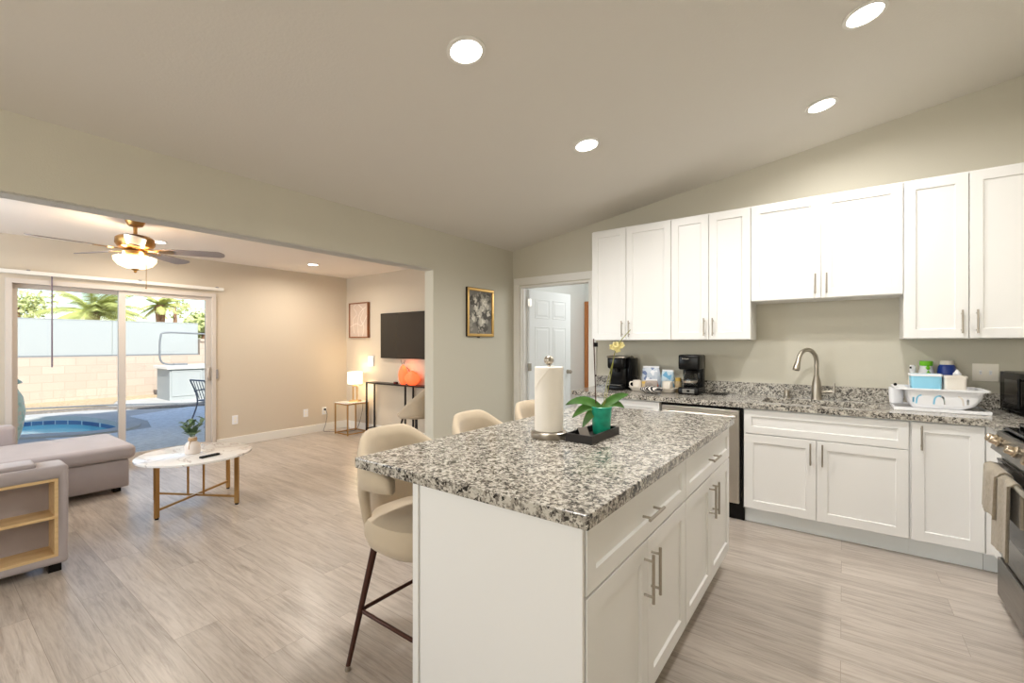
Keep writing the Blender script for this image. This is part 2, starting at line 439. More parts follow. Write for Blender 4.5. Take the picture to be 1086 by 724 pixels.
def tag(o, label, cat, group=None, kind=None):
    if label: o['label'] = label
    if cat: o['category'] = cat
    if group: o['group'] = group
    if kind: o['kind'] = kind
    return o
def thing(name, label, cat, loc=(0, 0, 0), rotz=0, group=None):
    o = bpy.data.objects.new(name, None); COL.objects.link(o)
    o.empty_display_size = 0.1
    o.location = loc; o.rotation_euler = (0, 0, rotz)
    return tag(o, label, cat, group)
def struct(o): o['kind'] = 'structure'; return o
def copy_tree(o, parent=None):
    c = o.copy(); COL.objects.link(c)
    if parent: c.parent = parent
    for ch in list(o.children): copy_tree(ch, c)
    return c
def cut(o, cutter):
    """boolean difference, baked into the mesh"""
    md = o.modifiers.new('cut', 'BOOLEAN'); md.operation = 'DIFFERENCE'; md.object = cutter; md.solver = 'EXACT'
    dg = bpy.context.evaluated_depsgraph_get(); dg.update()
    me = bpy.data.meshes.new_from_object(o.evaluated_get(dg))
    old = o.data; o.modifiers.clear(); o.data = me; me.name = old.name
    bpy.data.objects.remove(cutter)
def smooth_path(pts, n=8, closed=False):
    P = [Vector(p) for p in pts]; out = []; N = len(P)
    rng = range(N) if closed else range(N-1)
    for i in rng:
        p0 = P[(i-1) % N] if closed or i > 0 else P[0]
        p1 = P[i]; p2 = P[(i+1) % N]
        p3 = P[(i+2) % N] if closed or i+2 < N else P[-1]
        for k in range(n):
            t = k/n
            out.append(0.5*((2*p1)+(p2-p0)*t+(2*p0-5*p1+4*p2-p3)*t*t+(3*p1-p0-3*p2+p3)*t**3))
    if not closed: out.append(P[-1])
    return out

# ================================================================== THE SETTING
XR, YR = 4.53, -6.8                 # right wall, rear wall
HC, SL = 2.462, 0.156               # kitchen ceiling: height at the left wall and slope
XL, YT = -3.26, -0.115              # living room: sliding-door wall, television wall
HL = 2.409
def zc(x): return HC+SL*x

# floors
struct(MB().box(-3.38, 4.65, YR-0.12, 0.12, -0.12, 0.0).build('floor', M['floor']))
struct(MB().box(-0.7, 2.5, 0.12, 2.4, -0.12, 0.0).build('floor_hall', M['floor']))

# kitchen ceiling (sloped)
b = MB(); y0, y1 = YR-0.12, 0.12
b.loft([[(-0.119, y0, zc(-0.119)), (4.65, y0, zc(4.65)), (4.65, y0, zc(4.65)+0.1), (-0.119, y0, zc(-0.119)+0.1)],
        [(-0.119, y1, zc(-0.119)), (4.65, y1, zc(4.65)), (4.65, y1, zc(4.65)+0.1), (-0.119, y1, zc(-0.119)+0.1)]])
struct(b.build('ceiling', M['ceiling']))
struct(MB().box(-3.38, -0.119, -5.72, 0.12, HL, HL+0.12).build('ceiling_living', M['ceiling_living']))
struct(MB().box(-0.7, 2.5, 0.12, 2.4, 2.44, 2.54).build('ceiling_hall', M['hall']))

# back wall of the kitchen with the doorway
def wall_xz(mb, x0, x1, z0, ya=0.0, yb=0.12):
    return mb.loft([[(x0, ya, z0), (x1, ya, z0), (x1, ya, zc(x1)+0.02), (x0, ya, zc(x0)+0.02)],
                    [(x0, yb, z0), (x1, yb, z0), (x1, yb, zc(x1)+0.02), (x0, yb, zc(x0)+0.02)]])
b = MB(); wall_xz(b, -0.119, 0.11, 0); wall_xz(b, 0.11, 1.035, 2.035); wall_xz(b, 1.035, 4.65, 0)
struct(b.build('wall_back', M['wall']))
b = MB(); b.box(XR, XR+0.12, YR-0.12, 0.0, 0, 3.2)
struct(b.build('wall_right', M['wall']))
# rear wall with an unseen window, added to go with the fill light
b = MB(); wall_xz(b, 0, 1.0, 0, YR-0.12, YR); wall_xz(b, 3.6, 4.53, 0, YR-0.12, YR); b.box(1.0, 3.6, YR-0.12, YR, 0, 0.9); wall_xz(b, 1.0, 3.6, 2.4, YR-0.12, YR)
struct(b.build('wall_front', M['wall']))
b = MB()
for x0, x1, z0, z1 in ((1.0, 3.6, 0.9, 0.95), (1.0, 3.6, 2.35, 2.4), (1.0, 1.05, 0.95, 2.35), (3.55, 3.6, 0.95, 2.35), (2.28, 2.32, 0.95, 2.35)):
    b.box(x0, x1, YR-0.09, YR-0.04, z0, z1)
w1 = struct(b.build('added_window_1', M['vinyl']))
MB().box(1.05, 3.55, YR-0.07, YR-0.064, 0.95, 2.35).build('pane', M['pane'], w1)
# wall between kitchen and living room: end piece, header over the wide opening, far piece
b = MB(); b.box(-0.119, 0, -1.305, 0, 0, HC+0.02); b.box(-0.119, 0, -5.0, -1.305, 2.078, HC+0.02); b.box(-0.119, 0, YR, -5.0, 0, HC+0.02)
struct(b.build('wall_left', M['wall']))
struct(MB().box(-0.119, 0.0, -5.0, -1.305, 2.066, 2.078).build('trim_1', M['popcorn']))
# living room walls
b = MB(); b.box(-3.38, -0.119, YT, 0.12, 0, HL)
struct(b.build('wall_television', M['wall_living']))
SY0, SY1, SZ = -3.80, -2.005, 1.985          # sliding-door opening
b = MB(); b.box(-3.38, XL, -5.6, SY0, 0, HL); b.box(-3.38, XL, SY0, SY1, SZ, HL); b.box(-3.38, XL, SY1, YT, 0, HL)
struct(b.build('wall_patio', M['wall_living']))
b = MB(); b.box(-3.38, -2.6, -5.72, -5.6, 0, HL); b.box(-0.6, -0.119, -5.72, -5.6, 0, HL); b.box(-2.6, -0.6, -5.72, -5.6, 0, 0.9); b.box(-2.6, -0.6, -5.72, -5.6, 2.2, HL)
struct(b.build('wall_sofa', M['wall_living']))
b = MB()
for x0, x1, z0, z1 in ((-2.6, -0.6, 0.9, 0.95), (-2.6, -0.6, 2.15, 2.2), (-2.6, -2.55, 0.95, 2.15), (-0.65, -0.6, 0.95, 2.15), (-1.62, -1.58, 0.95, 2.15)):
    b.box(x0, x1, -5.70, -5.66, z0, z1)
w2 = struct(b.build('added_window_2', M['vinyl']))  # unseen window, added to go with the cool fill light
MB().box(-2.55, -0.65, -5.685, -5.679, 0.95, 2.15).build('pane', M['pane'], w2)
# hall beyond the doorway
b = MB(); b.box(-0.28, -0.16, 0.12, 2.2, 0, 2.44); struct(b.build('wall_hall_left', M['hall']))
b = MB(); b.box(-0.28, -0.135, 2.2, 2.32, 0, 2.44); b.box(-0.135, 0.70, 2.2, 2.32, 2.0, 2.44); b.box(0.70, 2.5, 2.2, 2.32, 0, 2.44)
struct(b.build('wall_hall_back', M['hall']))
b = MB(); b.box(2.4, 2.5, 0.12, 2.2, 0, 2.44); struct(b.build('wall_hall_right', M['hall']))
hl = bpy.data.lights.new('hall_fill_light', 'POINT'); hl.energy = 32; hl.shadow_soft_size = 0.3; hl.color = (0.96, 0.98, 1.0)  # added fill to brighten the hall, no fixture
hlo = bpy.data.objects.new('hall_fill_light', hl); COL.objects.link(hlo); hlo.location = (1.3, 1.2, 2.2)
# wooden door at the end of the hall
b = MB(); b.box(-0.115, 0.68, 2.22, 2.26, 0.01, 1.98)
d2 = struct(b.build('door_2', M['amber']))
b = MB(); b.box(-0.15, -0.105, 2.165, 2.2, 0, 2.03); b.box(0.67, 0.74, 2.165, 2.2, 0, 2.03); b.box(-0.105, 0.67, 2.165, 2.2, 1.985, 2.03)
b.build('casing', M['amber'], d2)
MB().box(-0.08, 0.12, 2.205, 2.222, 0.1, 0.93, 0.006).build('panel', M['amber'], d2)

# baseboards and doorway casing
def bb(name, *bx): struct(MB().box(*bx, bev=0.004).build(name, M['trim']))
bb('baseboard_patio', XL, XL+0.014, SY1+0.01, YT, 0, 0.118)
bb('baseboard_television', XL+0.014, -0.119, YT-0.014, YT, 0, 0.118)
bb('baseboard_left', 0.0, 0.014, -1.305, -0.014, 0, 0.11)
bb('baseboard_back', 0.0, 0.03, -0.014, 0.0, 0, 0.11)
b = MB()
b.box(0.03, 0.105, -0.018, 0.0, 0, 2.045, 0.003); b.box(1.04, 1.112, -0.018, 0.0, 0, 2.045, 0.003); b.box(0.03, 1.112, -0.018, 0.0, 2.045, 2.128, 0.003)
b.box(0.11, 0.13, 0.0, 0.12, 0, 2.035); b.box(1.015, 1.035, 0.0, 0.12, 0, 2.035); b.box(0.13, 1.015, 0.0, 0.12, 2.015, 2.035)
b.box(0.13, 0.142, 0.03, 0.06, 0, 2.015); b.box(1.003, 1.015, 0.03, 0.06, 0, 2.015)
struct(b.build('trim_2', M['trim']))

# six-panel door standing open into the hall
def rect_panel(mb, o, u, n, w, h, rail, t, lip=0.004, depth=0.009, bev=0.0015):
    """framed slab: o = lower back corner, u = width direction, n = outward; recessed centre"""
    o = Vector(o); u = Vector(u); n = Vector(n); v = Vector((0, 0, 1))
    def loop(i, d): return [o+u*i+v*i+n*d, o+u*(w-i)+v*i+n*d, o+u*(w-i)+v*(h-i)+n*d, o+u*i+v*(h-i)+n*d]
    return mb.loft([loop(0, 0), loop(0, t-bev), loop(bev, t), loop(rail, t), loop(rail+lip, t-depth)])
door_r = bpy.data.objects.new('door_1', None); COL.objects.link(door_r); door_r['kind'] = 'structure'
door_r.location = (0.145, 0.125, 0.0); door_r.rotation_euler = (0, 0, math.radians(81))
DW = 0.80
b = MB(); b.box(0.0, DW, -0.0175, 0.0175, 0.012, 2.005)
leaf = b.build('leaf', M['door'], door_r)
b = MB()
for px0, px1 in ((0.10, 0.37), (0.43, 0.70)):
    for pz0, pz1 in ((0.18, 0.80), (0.98, 1.56), (1.66, 1.90)):
        for sgn in (-1, 1):
            o = Vector((px0, sgn*0.0175, pz0)); w, h = px1-px0, pz1-pz0
            def lp(i, d, o=o, w=w, h=h, sgn=sgn): return [o+Vector((i, sgn*d, i)), o+Vector((w-i, sgn*d, i)), o+Vector((w-i, sgn*d, h-i)), o+Vector((i, sgn*d, h-i))]
            b.loft([lp(0, 0.0), lp(0.006, 0.005), lp(0.014, 0.001), lp(0.030, 0.001), lp(0.045, 0.006)], True, False, True)
b.build('raised_panels', M['door'], leaf)
for z in (0.25, 1.02, 1.80):
    b = MB(); b.cyl((-0.008, -0.02, 0), 0.008, z, z+0.09, 10); b.box(-0.03, 0.03, -0.024, -0.018, z, z+0.09)
    b.build('hinge', M['nickel'], door_r)
b = MB()
for sgn in (-1, 1):
    for r0, r1, d0, d1 in ((0.028, 0.028, 0.017, 0.024), (0.011, 0.011, 0.024, 0.045)):
        b.tube([(DW-0.06, sgn*d0, 0.98), (DW-0.06, sgn*d1, 0.98)], r0, 16)
    b.ball((DW-0.06, sgn*0.062, 0.98), 0.026)
b.build('knob', M['nickel'], door_r, True)

# sliding glass door to the patio
sl = struct(bpy.data.objects.new('door_3', None)); COL.objects.link(sl)
b = MB(); X0, X1 = -3.38, -3.235
b.box(X0, X1, SY0, SY0+0.045, 0, SZ); b.box(X0, X1, SY1-0.045, SY1, 0, SZ); b.box(X0, X1, SY0+0.045, SY1-0.045, SZ-0.045, SZ); b.box(X0, X1, SY0+0.045, SY1-0.045, 0, 0.03)
b.build('frame', M['vinyl'], sl)
def sash(y0, y1, xa, xb, st, name):
    m = MB(); m.box(xa, xb, y0, y0+st, 0.03, SZ-0.045); m.box(xa, xb, y1-st, y1, 0.03, SZ-0.045); m.box(xa, xb, y0+st, y1-st, 0.03, 0.11); m.box(xa, xb, y0+st, y1-st, SZ-0.09, SZ-0.045)
    s_ = m.build(name, M['vinyl'], sl)
    MB().box((xa+xb)/2-0.004, (xa+xb)/2+0.004, y0+st, y1-st, 0.11, SZ-0.09).build('pane', M['pane'], s_)
    return s_
sash(SY0+0.045, -2.89, -3.355, -3.32, 0.045, 'fixed_sash')
ms = sash(-2.955, SY1-0.045, -3.30, -3.265, 0.06, 'sliding_sash')
b = MB(); b.box(-3.318, -3.302, -2.955, -2.89, 0.03, SZ-0.045); b.build('meeting_edge', M['vinylgrey'], sl)
b = MB(); hp = smooth_path([(-3.262, -2.083, 0.90), (-3.225, -2.098, 0.915), (-3.212, -2.105, 0.97), (-3.225, -2.098, 1.025), (-3.262, -2.083, 1.04)], 5)
b.tube(hp, 0.009, 8); b.box(-3.266, -3.255, -2.095, -2.065, 0.88, 1.06, 0.003)
b.build('pull_handle', M['vinyl'], sl, True)
MB().box(-3.26, -3.235, -2.003, -1.978, 0.90, 1.02, 0.004).build('latch_plate', M['vinylgrey'], sl)

# ================================================================== OUTSIDE
GZ = -0.10
pool = [(-9.45, -3.3), (-9.3, -2.75), (-8.85, -2.38), (-8.15, -2.18), (-7.35, -2.1), (-6.75, -2.25), (-6.65, -2.6), (-7.0, -3.1), (-7.35, -3.8), (-7.5, -4.9), (-7.9, -6.2), (-10.2, -6.2), (-9.9, -4.4)]
pl = [(p.x, p.y) for p in smooth_path([(x, y, 0) for x, y in pool], 6, True)]
def offset_poly(P, d):
    out = []; N = len(P)
    for i in range(N):
        a = Vector(P[i-1]); c = Vector(P[(i+1) % N]); t = (c-a).normalized()
        nn = Vector((t.y, -t.x)); out.append((P[i][0]+nn.x*d, P[i][1]+nn.y*d))
    return out
area = sum(pl[i-1][0]*pl[i][1]-pl[i][0]*pl[i-1][1] for i in range(len(pl)))
sgn = 1 if area > 0 else -1
cop = offset_poly(pl, 0.30*sgn)
bm_ = MB()
def ring_edges(mb, P, z):
    vs = [mb.v((x, y, z)) for x, y in P]
    return [mb.bm.edges.new((vs[i-1], vs[i])) for i in range(len(vs))]
es = ring_edges(bm_, [(-3.38, -14), (-3.38, 9), (-14.5, 9), (-14.5, -14)], GZ)+ring_edges(bm_, cop, GZ)
bmesh.ops.triangle_fill(bm_.bm, use_beauty=True, edges=es)
struct(bm_.build('ground', M['concrete']))
b = MB(); N = len(pl)
b.loft([[(x, y, GZ-0.05) for x, y in cop], [(x, y, GZ+0.03) for x, y in cop], [(x, y, GZ+0.03) for x, y in pl], [(x, y, GZ-0.05) for x, y in pl]], True, False, False)
struct(b.build('pool_coping', M['concrete'], None, True))
b = MB(); b.loft([[(x, y, GZ-0.05) for x, y in pl], [(x, y, GZ-0.5) for x, y in pl]], True, False, False)
struct(b.build('pool_wall', M['tile']))
b = MB(); vs = [b.v((x, y, GZ-0.13)) for x, y in pl]; es = [b.bm.edges.new((vs[i-1], vs[i])) for i in range(N)]
bmesh.ops.triangle_fill(b.bm, use_beauty=True, edges=es)
struct(b.build('pool_water', M['water']))
# cool-deck patio slab under the roof, laid around the pool end
b = MB(); b.prism([(-3.38, -2.3), (-3.38, 4.0), (-7.6, 4.0), (-8.9, -0.4), (-8.2, -1.72), (-7.3, -1.66), (-6.35, -1.85), (-6.2, -2.65), (-6.55, -3.1)], GZ, GZ+0.012)
struct(b.build('patio_deck', M['deck']))
# gravel beds
b = MB(); b.prism([(-12.45, -9), (-12.45, 6), (-11.9, 6), (-11.7, -0.4), (-11.55, -1.2), (-10.7, -1.45), (-10.25, -1.75), (-10.55, -3.4), (-10.9, -9)], GZ, GZ+0.02)
tag(b.build('gravel_bed', M['gravel']), 'pale gravel bed along the foot of the garden wall', 'gravel', None, 'stuff')
b = MB(); b.prism([(-10.55, -3.4), (-10.25, -1.75), (-9.55, -1.1), (-8.6, 0.6), (-7.7, 3.5), (-7.45, 3.5), (-8.3, 0.5), (-9.2, -1.2), (-9.95, -1.9), (-10.25, -3.4)], GZ, GZ+0.035)
tag(b.build('gravel_border', M['darkgravel']), 'dark gravel strip curving between the patio and the far path', 'gravel', None, 'stuff')
b = MB(); b.tube([(-11.3, -3.2, GZ+0.03), (-10.4, -1.7, GZ+0.045), (-9.5, -0.5, GZ+0.03), (-8.5, 1.5, GZ+0.02)], 0.02, 6)
tag(b.build('garden_hose', M['pipe']), 'thin dark hose lying along the pale path outside', 'hose')
# block wall, white privacy panel on it
struct(MB().box(-12.65, -12.45, -12, 0.93, GZ, 1.02).build('wall_garden', M['block']))
struct(MB().box(-12.65, -12.45, 0.93, 7, GZ, 1.42).build('wall_garden_side', M['block']))
struct(MB().box(-12.70, -12.40, 0.93, 7, 1.42, 1.5).build('trim_3', M['block']))
pn = thing('privacy_panel', 'long white privacy panel standing along the top of the peach garden wall', 'fence panel', (-12.5, -2.6, 1.02))
b = at(pn.location)
for i in range(5):
    ya = -9.0+i*1.98; b.box(-12.53, -12.49, ya, ya+1.97, 1.06, 1.955)
b.build('sheet', M['panel'], pn)
b = at(pn.location); b.box(-12.55, -12.46, -9.0, 0.9, 1.02, 1.06); b.build('bottom_rail', M['pipe'], pn)
b = at(pn.location); b.box(-12.54, -12.48, -9.0, 0.9, 1.955, 1.972); b.build('top_cap', M['panel'], pn)

# outdoor counter with doors, bent pipe on it
og = thing('outdoor_counter', 'pale block outdoor counter with white slab top by the garden wall', 'counter', (-10.9, 1.2, GZ))
b = at(og.location); b.box(-11.5, -10.55, -0.38, 2.6, GZ, 0.70); b.build('base', M['panel'], og)
b = at(og.location); b.box(-11.55, -10.47, -0.45, 2.7, 0.70, 0.78, 0.01); b.build('slab', M['trim'], og)
for y0_, y1_ in ((-0.34, 0.32), (0.36, 1.02), (1.06, 1.72)):
    b = at(og.location); rect_panel(b, (-10.55, y0_, 0.0), (0, 1, 0), (1, 0, 0), y1_-y0_, 0.66, 0.03, 0.02); b.build('door', M['panel'], og)
b = MB(); pp = smooth_path([(-11, 0.0, 0.80), (-11, -0.30, 0.815), (-11, -0.44, 0.92), (-11, -0.46, 1.2), (-11, -0.44, 1.53), (-11, -0.34, 1.64), (-11, 0.3, 1.63), (-11, 1.3, 1.60)], 5)
b.tube(pp, 0.022, 8)
pb = thing('bent_pipe', 'grey pipe bent into a square hook above the outdoor counter', 'pipe', (-11, 0.0, 0.78))
b.m = Matrix.Identity(4); o = b.build('pipe', M['pipe'], pb, True); o.location = (11, 0, -0.78)
b = at(pb.location); b.box(-11.06, -10.94, -0.16, 0.14, 0.78, 0.83, 0.006); b.build('mount', M['pipe'], pb)

# patio chair of thin iron
pc = thing('patio_chair', 'blue grey iron patio chair outside the glass door, half behind its frame', 'chair', (-5.85, -1.03, GZ+0.012), math.radians(10))
b = MB()
for s in (-1, 1):
    m_ = MB(); m_.tube(smooth_path([(s*0.24, 0.22, 0), (s*0.25, 0.16, 0.42), (s*0.24, 0.02, 0.44)], 6), 0.013, 8); m_.build('front_leg', M['iron'], pc, True)
    m_ = MB(); m_.tube(smooth_path([(s*0.23, -0.34, 0), (s*0.24, -0.2, 0.42), (s*0.24, -0.32, 0.80)], 6), 0.013, 8); m_.build('rear_leg', M['iron'], pc, True)
    m_ = MB(); m_.tube(smooth_path([(s*0.25, -0.25, 0.60), (s*0.29, 0.05, 0.61), (s*0.28, 0.18, 0.53), (s*0.25, 0.17, 0.42)], 6), 0.011, 8); m_.build('armrest', M['iron'], pc, True)
m_ = MB(); m_.box(-0.24, 0.24, -0.22, 0.2, 0.42, 0.44, 0.008); m_.build('seat', M['iron'], pc)
m_ = MB()
for i in range(5): m_.tube([(-0.16+i*0.08, -0.215, 0.46), (-0.16+i*0.08, -0.31, 0.79)], 0.007, 6)
m_.tube([(-0.24, -0.32, 0.80), (0.24, -0.32, 0.80)], 0.013, 8); m_.build('backrest', M['iron'], pc, True)

# garden urn left of the door
ur = thing('garden_urn', 'tall mottled green garden urn outside at the left edge of the glass door', 'urn', (-5.06, -3.67, GZ))
b = MB(); b.lathe([(0.02, 0.0), (0.11, 0.0), (0.12, 0.03), (0.09, 0.08), (0.13, 0.2), (0.185, 0.42), (0.205, 0.60), (0.185, 0.78), (0.13, 0.90), (0.11, 0.93), (0.13, 0.95)], n=28)
b.build('body', M['urn'], ur, True)
b = MB(); b.lathe([(0.15, 0.95), (0.18, 0.965), (0.12, 1.03), (0.04, 1.07), (0.05, 1.10), (0.01, 1.13)], n=24); b.build('lid', M['urn'], ur, True)

# patio roof edge that shades the deck, with a string of bulbs
struct(MB().box(-6.0, -3.38, -8, 6, 2.46, 2.60).build('patio_roof', M['trim']))
b = MB(); b.box(-5.75, -5.62, 2.9, 3.03, GZ, 2.46); b.box(-5.75, -5.62, -7.3, -7.17, GZ, 2.46); struct(b.build('patio_post', M['trim']))
sg = thing('string_lights', 'string of small black bulbs hanging from the patio roof edge', 'string lights', (-5.9, -1.5, 2.46))
b = at(sg.location); b.tube([(-5.9, -5.0, 2.44), (-5.9, 2.0, 2.44)], 0.006, 6); b.build('cable', M['black'], sg)
for y in (-3.08, -1.38, -0.62, 0.15):
    b = at(sg.location); b.cyl((-5.9, y, 0), 0.016, 2.30, 2.44, 8); b.ball((-5.9, y, 2.275), 0.03, 8, sz=1.3); b.build('bulb', M['black'], sg, True)

# palms and trees beyond the wall
def palm(loc, trunk_h, fl, nf, label, r=0.17, seed=1):
    rnd = random.Random(seed)
    p = thing('palm_tree', label, 'palm', loc, 0, 'palms beyond the garden wall')
    b = MB(); b.lathe([(r*1.2, 0), (r, trunk_h*0.3), (r*0.95, trunk_h*0.8), (r*1.25, trunk_h)], n=14); b.build('trunk', M['bark'], p, True)
    for i in range(nf):
        a = 2*PI*i/nf*2.4+rnd.uniform(-.2, .2); el = rnd.uniform(-0.35, 1.15); L = fl*rnd.uniform(.8, 1.1)
        dx, dy = math.cos(a), math.sin(a)
        P = []
        for k in range(7):
            t = k/6; rr = L*t*math.cos(el*(1-0.2*t)); zz = L*(t*math.sin(el)-0.45*t*t)
            P.append(Vector((dx*rr, dy*rr, trunk_h+zz)))
        m_ = MB(); m_.tube(P, 0.02, 5, radii=[0.03*(1-0.8*k/6) for k in range(7)])
        for k in range(2, 26):
            t = k/26; idx = min(5, int(t*6)); q = P[idx].lerp(P[idx+1], t*6-idx)
            tan = (P[idx+1]-P[idx]).normalized(); side = tan.cross(Vector((0, 0, 1))).normalized()
            ll = fl*0.34*math.sin(PI*(0.15+0.8*t))
            for s in (-1, 1):
                tip = q+side*(s*ll*0.75)+tan*ll*0.6-Vector((0, 0, ll*0.35))
                w = tan*0.025
                m_.f([m_.v(q-w), m_.v(q+w), m_.v(tip)])
        m_.build('frond', M['frond'], p)
    return p
palm((-17, -0.65, -0.3), 2.7, 1.6, 40, 'broad fan of yellow green palm fronds above the white panel, left of the door frame', seed=3)
palm((-19.5, 1.90, -0.3), 3.25, 0.85, 20, 'slim palm with a bare brown trunk seen through the right glass pane', 0.16, seed=5)
def tree(loc, h, r, label, n=1500, seed=1, sz=0.75):
    rnd = random.Random(seed)
    p = thing('leafy_tree', label, 'tree', loc, 0, 'trees beyond the garden wall')
    b = MB(); b.lathe([(0.16, 0), (0.12, h*0.6), (0.05, h)], n=10); b.build('trunk', M['bark'], p, True)
    m_ = MB()
    lumps = [(Vector((rnd.uniform(-.6, .6)*r, rnd.uniform(-.6, .6)*r, h+rnd.uniform(-.4, .4)*r*sz)), r*rnd.uniform(.35, .6)) for _ in range(9)]
    for i in range(n):
        c, rr = rnd.choice(lumps)
        d = Vector((rnd.gauss(0, 1), rnd.gauss(0, 1), rnd.gauss(0, 1))).normalized()*rr*rnd.uniform(.5, 1)
        q = c+Vector((d.x, d.y, d.z*sz)); a = Vector((rnd.gauss(0, 1), rnd.gauss(0, 1), rnd.gauss(0, 1))).normalized()*0.09
        e = a.cross(Vector((rnd.gauss(0, 1), rnd.gauss(0, 1), rnd.gauss(0, 1)))).normalized()*0.05
        m_.f([m_.v(q-a), m_.v(q+e), m_.v(q+a), m_.v(q-e)])
    m_.build('foliage', M['foliage'], p)
tree((-20.5, -2.0, -0.3), 3.05, 1.05, 'pale leafy tree above the white panel at the left edge of the door', 620, 11)
tree((-22.5, 3.3, -0.3), 3.4, 1.05, 'loose leafy tree behind the slim palm', 300, 12)
tree((-15.5, 2.1, -0.3), 2.3, 0.9, 'green bushy tree beside the end of the white panel', 1500, 13)
struct(MB().box(-60, -12.7, -60, 60, -0.6, -0.3).build('ground_beyond', M['gravel']))

# ================================================================== KITCHEN CABINETS
def pull(mb, c, axis, n, L=0.15, r=0.0055, out=0.032):
    """bar pull centred at c on the face; axis = bar direction, n = outward"""
    c = Vector(c); a = Vector(axis); n = Vector(n)
    mb.tube([c+n*out-a*(L/2), c+n*out+a*(L/2)], r, 10)
    for s in (-1, 1): mb.tube([c+a*(s*(L/2-0.022)), c+a*(s*(L/2-0.022))+n*out], r*0.85, 8)
UZ = Vector((0, 0, 1))
def front(root, kind, o, u, n, w, h, pull_at, pull_axis, L=0.15, rail=0.06):
    b = at(root.location); rect_panel(b, o, u, n, w, h, rail, 0.02)
    d = b.build(kind, M['cab'], root)
    if pull_at is not None:
        b = at(root.location); pull(b, Vector(o)+Vector(u)*pull_at[0]+UZ*pull_at[1]+Vector(n)*0.02, pull_axis, n, L)
        b.build('pull_handle', M['nickel'], d, True)
    return d

UXY = (1, 0, 0); NY = (0, -1, 0)
def upper(x0, x1, z0, splits, label):
    r = thing('upper_cabinet', label, 'cabinet', ((x0+x1)/2, 0, z0), 0, 'white upper cabinets')
    b = at(r.location); b.box(x0+0.001, x1-0.001, -0.295, -0.002, z0, 2.459, 0.0015); b.build('body', M['cab'], r)
    xs = [x0]+splits+[x1]
    for i in range(len(xs)-1):
        a, e = xs[i]+0.0025, xs[i+1]-0.0025
        left = (i % 2 == 0)
        px = (e-a-0.032) if left else 0.032
        front(r, 'door', (a, -0.2955, z0+0.004), UXY, NY, e-a, 2.459-z0-0.016, (px, 0.105), UZ)
    return r
upper(1.210, 1.985, 1.381, [1.565], 'tall white two-door upper cabinet at the doorway end, above the black pod machine')
upper(1.985, 2.618, 1.381, [2.300], 'narrower tall white two-door upper cabinet above the drip coffee maker')
upper(2.618, 3.549, 1.687, [3.085], 'short wide white two-door upper cabinet above the faucet')
upper(3.549, 4.190, 1.381, [3.867], 'tall white upper cabinet above the dish rack, at the right edge')

def base(x0, x1, label, yb=-0.597):
    r = thing('base_cabinet', label, 'cabinet', ((x0+x1)/2, 0, 0), 0, 'white base cabinets')
    b = at(r.location); b.box(x0+0.001, x1-0.001, yb, -0.004, 0.116, 0.866); b.build('body', M['cab'], r)
    b = at(r.location); b.box(x0+0.001, x1-0.001, -0.545, -0.535, 0.0, 0.116); b.build('toe_kick', M['toe'], r)
    return r
r = base(1.205, 1.985, 'white base cabinet left of the dishwasher, mostly hidden behind the island')
front(r, 'drawer', (1.21, -0.5975, 0.682), UXY, NY, 0.77, 0.176, (0.385, 0.088), UXY, 0.15, 0.05)
front(r, 'door', (1.21, -0.5975, 0.122), UXY, NY, 0.384, 0.554, (0.35, 0.46), UZ)
front(r, 'door', (1.597, -0.5975, 0.122), UXY, NY, 0.384, 0.554, (0.034, 0.46), UZ)
r = thing('sink_cabinet', 'wide white two-door base cabinet under the sink', 'cabinet', (3.085, 0, 0), 0, 'white base cabinets')
b = at(r.location)                                    # open top for the basin
b.box(2.614, 2.632, -0.597, -0.004, 0.116, 0.866); b.box(3.535, 3.553, -0.597, -0.004, 0.116, 0.866); b.box(2.632, 3.535, -0.597, -0.004, 0.116, 0.134); b.box(2.632, 3.535, -0.02, -0.004, 0.134, 0.866); b.box(2.632, 3.535, -0.597, -0.58, 0.134, 0.866)
b.build('body', M['cab'], r)
b = at(r.location); b.box(2.614, 3.553, -0.545, -0.535, 0, 0.116); b.build('toe_kick', M['toe'], r)
front(r, 'false_drawer', (2.618, -0.5975, 0.682), UXY, NY, 0.931, 0.176, None, None, rail=0.05)
front(r, 'door', (2.618, -0.5975, 0.122), UXY, NY, 0.449, 0.554, (0.417, 0.46), UZ)
front(r, 'door', (3.071, -0.5975, 0.122), UXY, NY, 0.478, 0.554, (0.032, 0.46), UZ)
r = base(3.553, 3.888, 'narrow white one-door base cabinet in the corner beside the stove')
front(r, 'door', (3.562, -0.5975, 0.122), UXY, NY, 0.322, 0.738, (0.045, 0.645), UZ)
r = thing('corner_cabinet', 'plain white corner filler cabinet between the narrow cabinet and the stove', 'cabinet', (4.2, -0.5, 0), 0, 'white base cabinets')
b = at(r.location); b.prism([(3.889, -0.004), (3.889, -0.610), (3.925, -0.610), (3.925, -0.955), (4.52, -0.955), (4.52, -0.004)], 0.116, 0.866); b.build('body', M['cab'], r)
b = at(r.location); b.prism([(3.889, -0.2), (3.889, -0.545), (3.99, -0.545), (3.99, -0.955), (4.5, -0.955), (4.5, -0.2)], 0, 0.116); b.build('toe_kick', M['toe'], r)

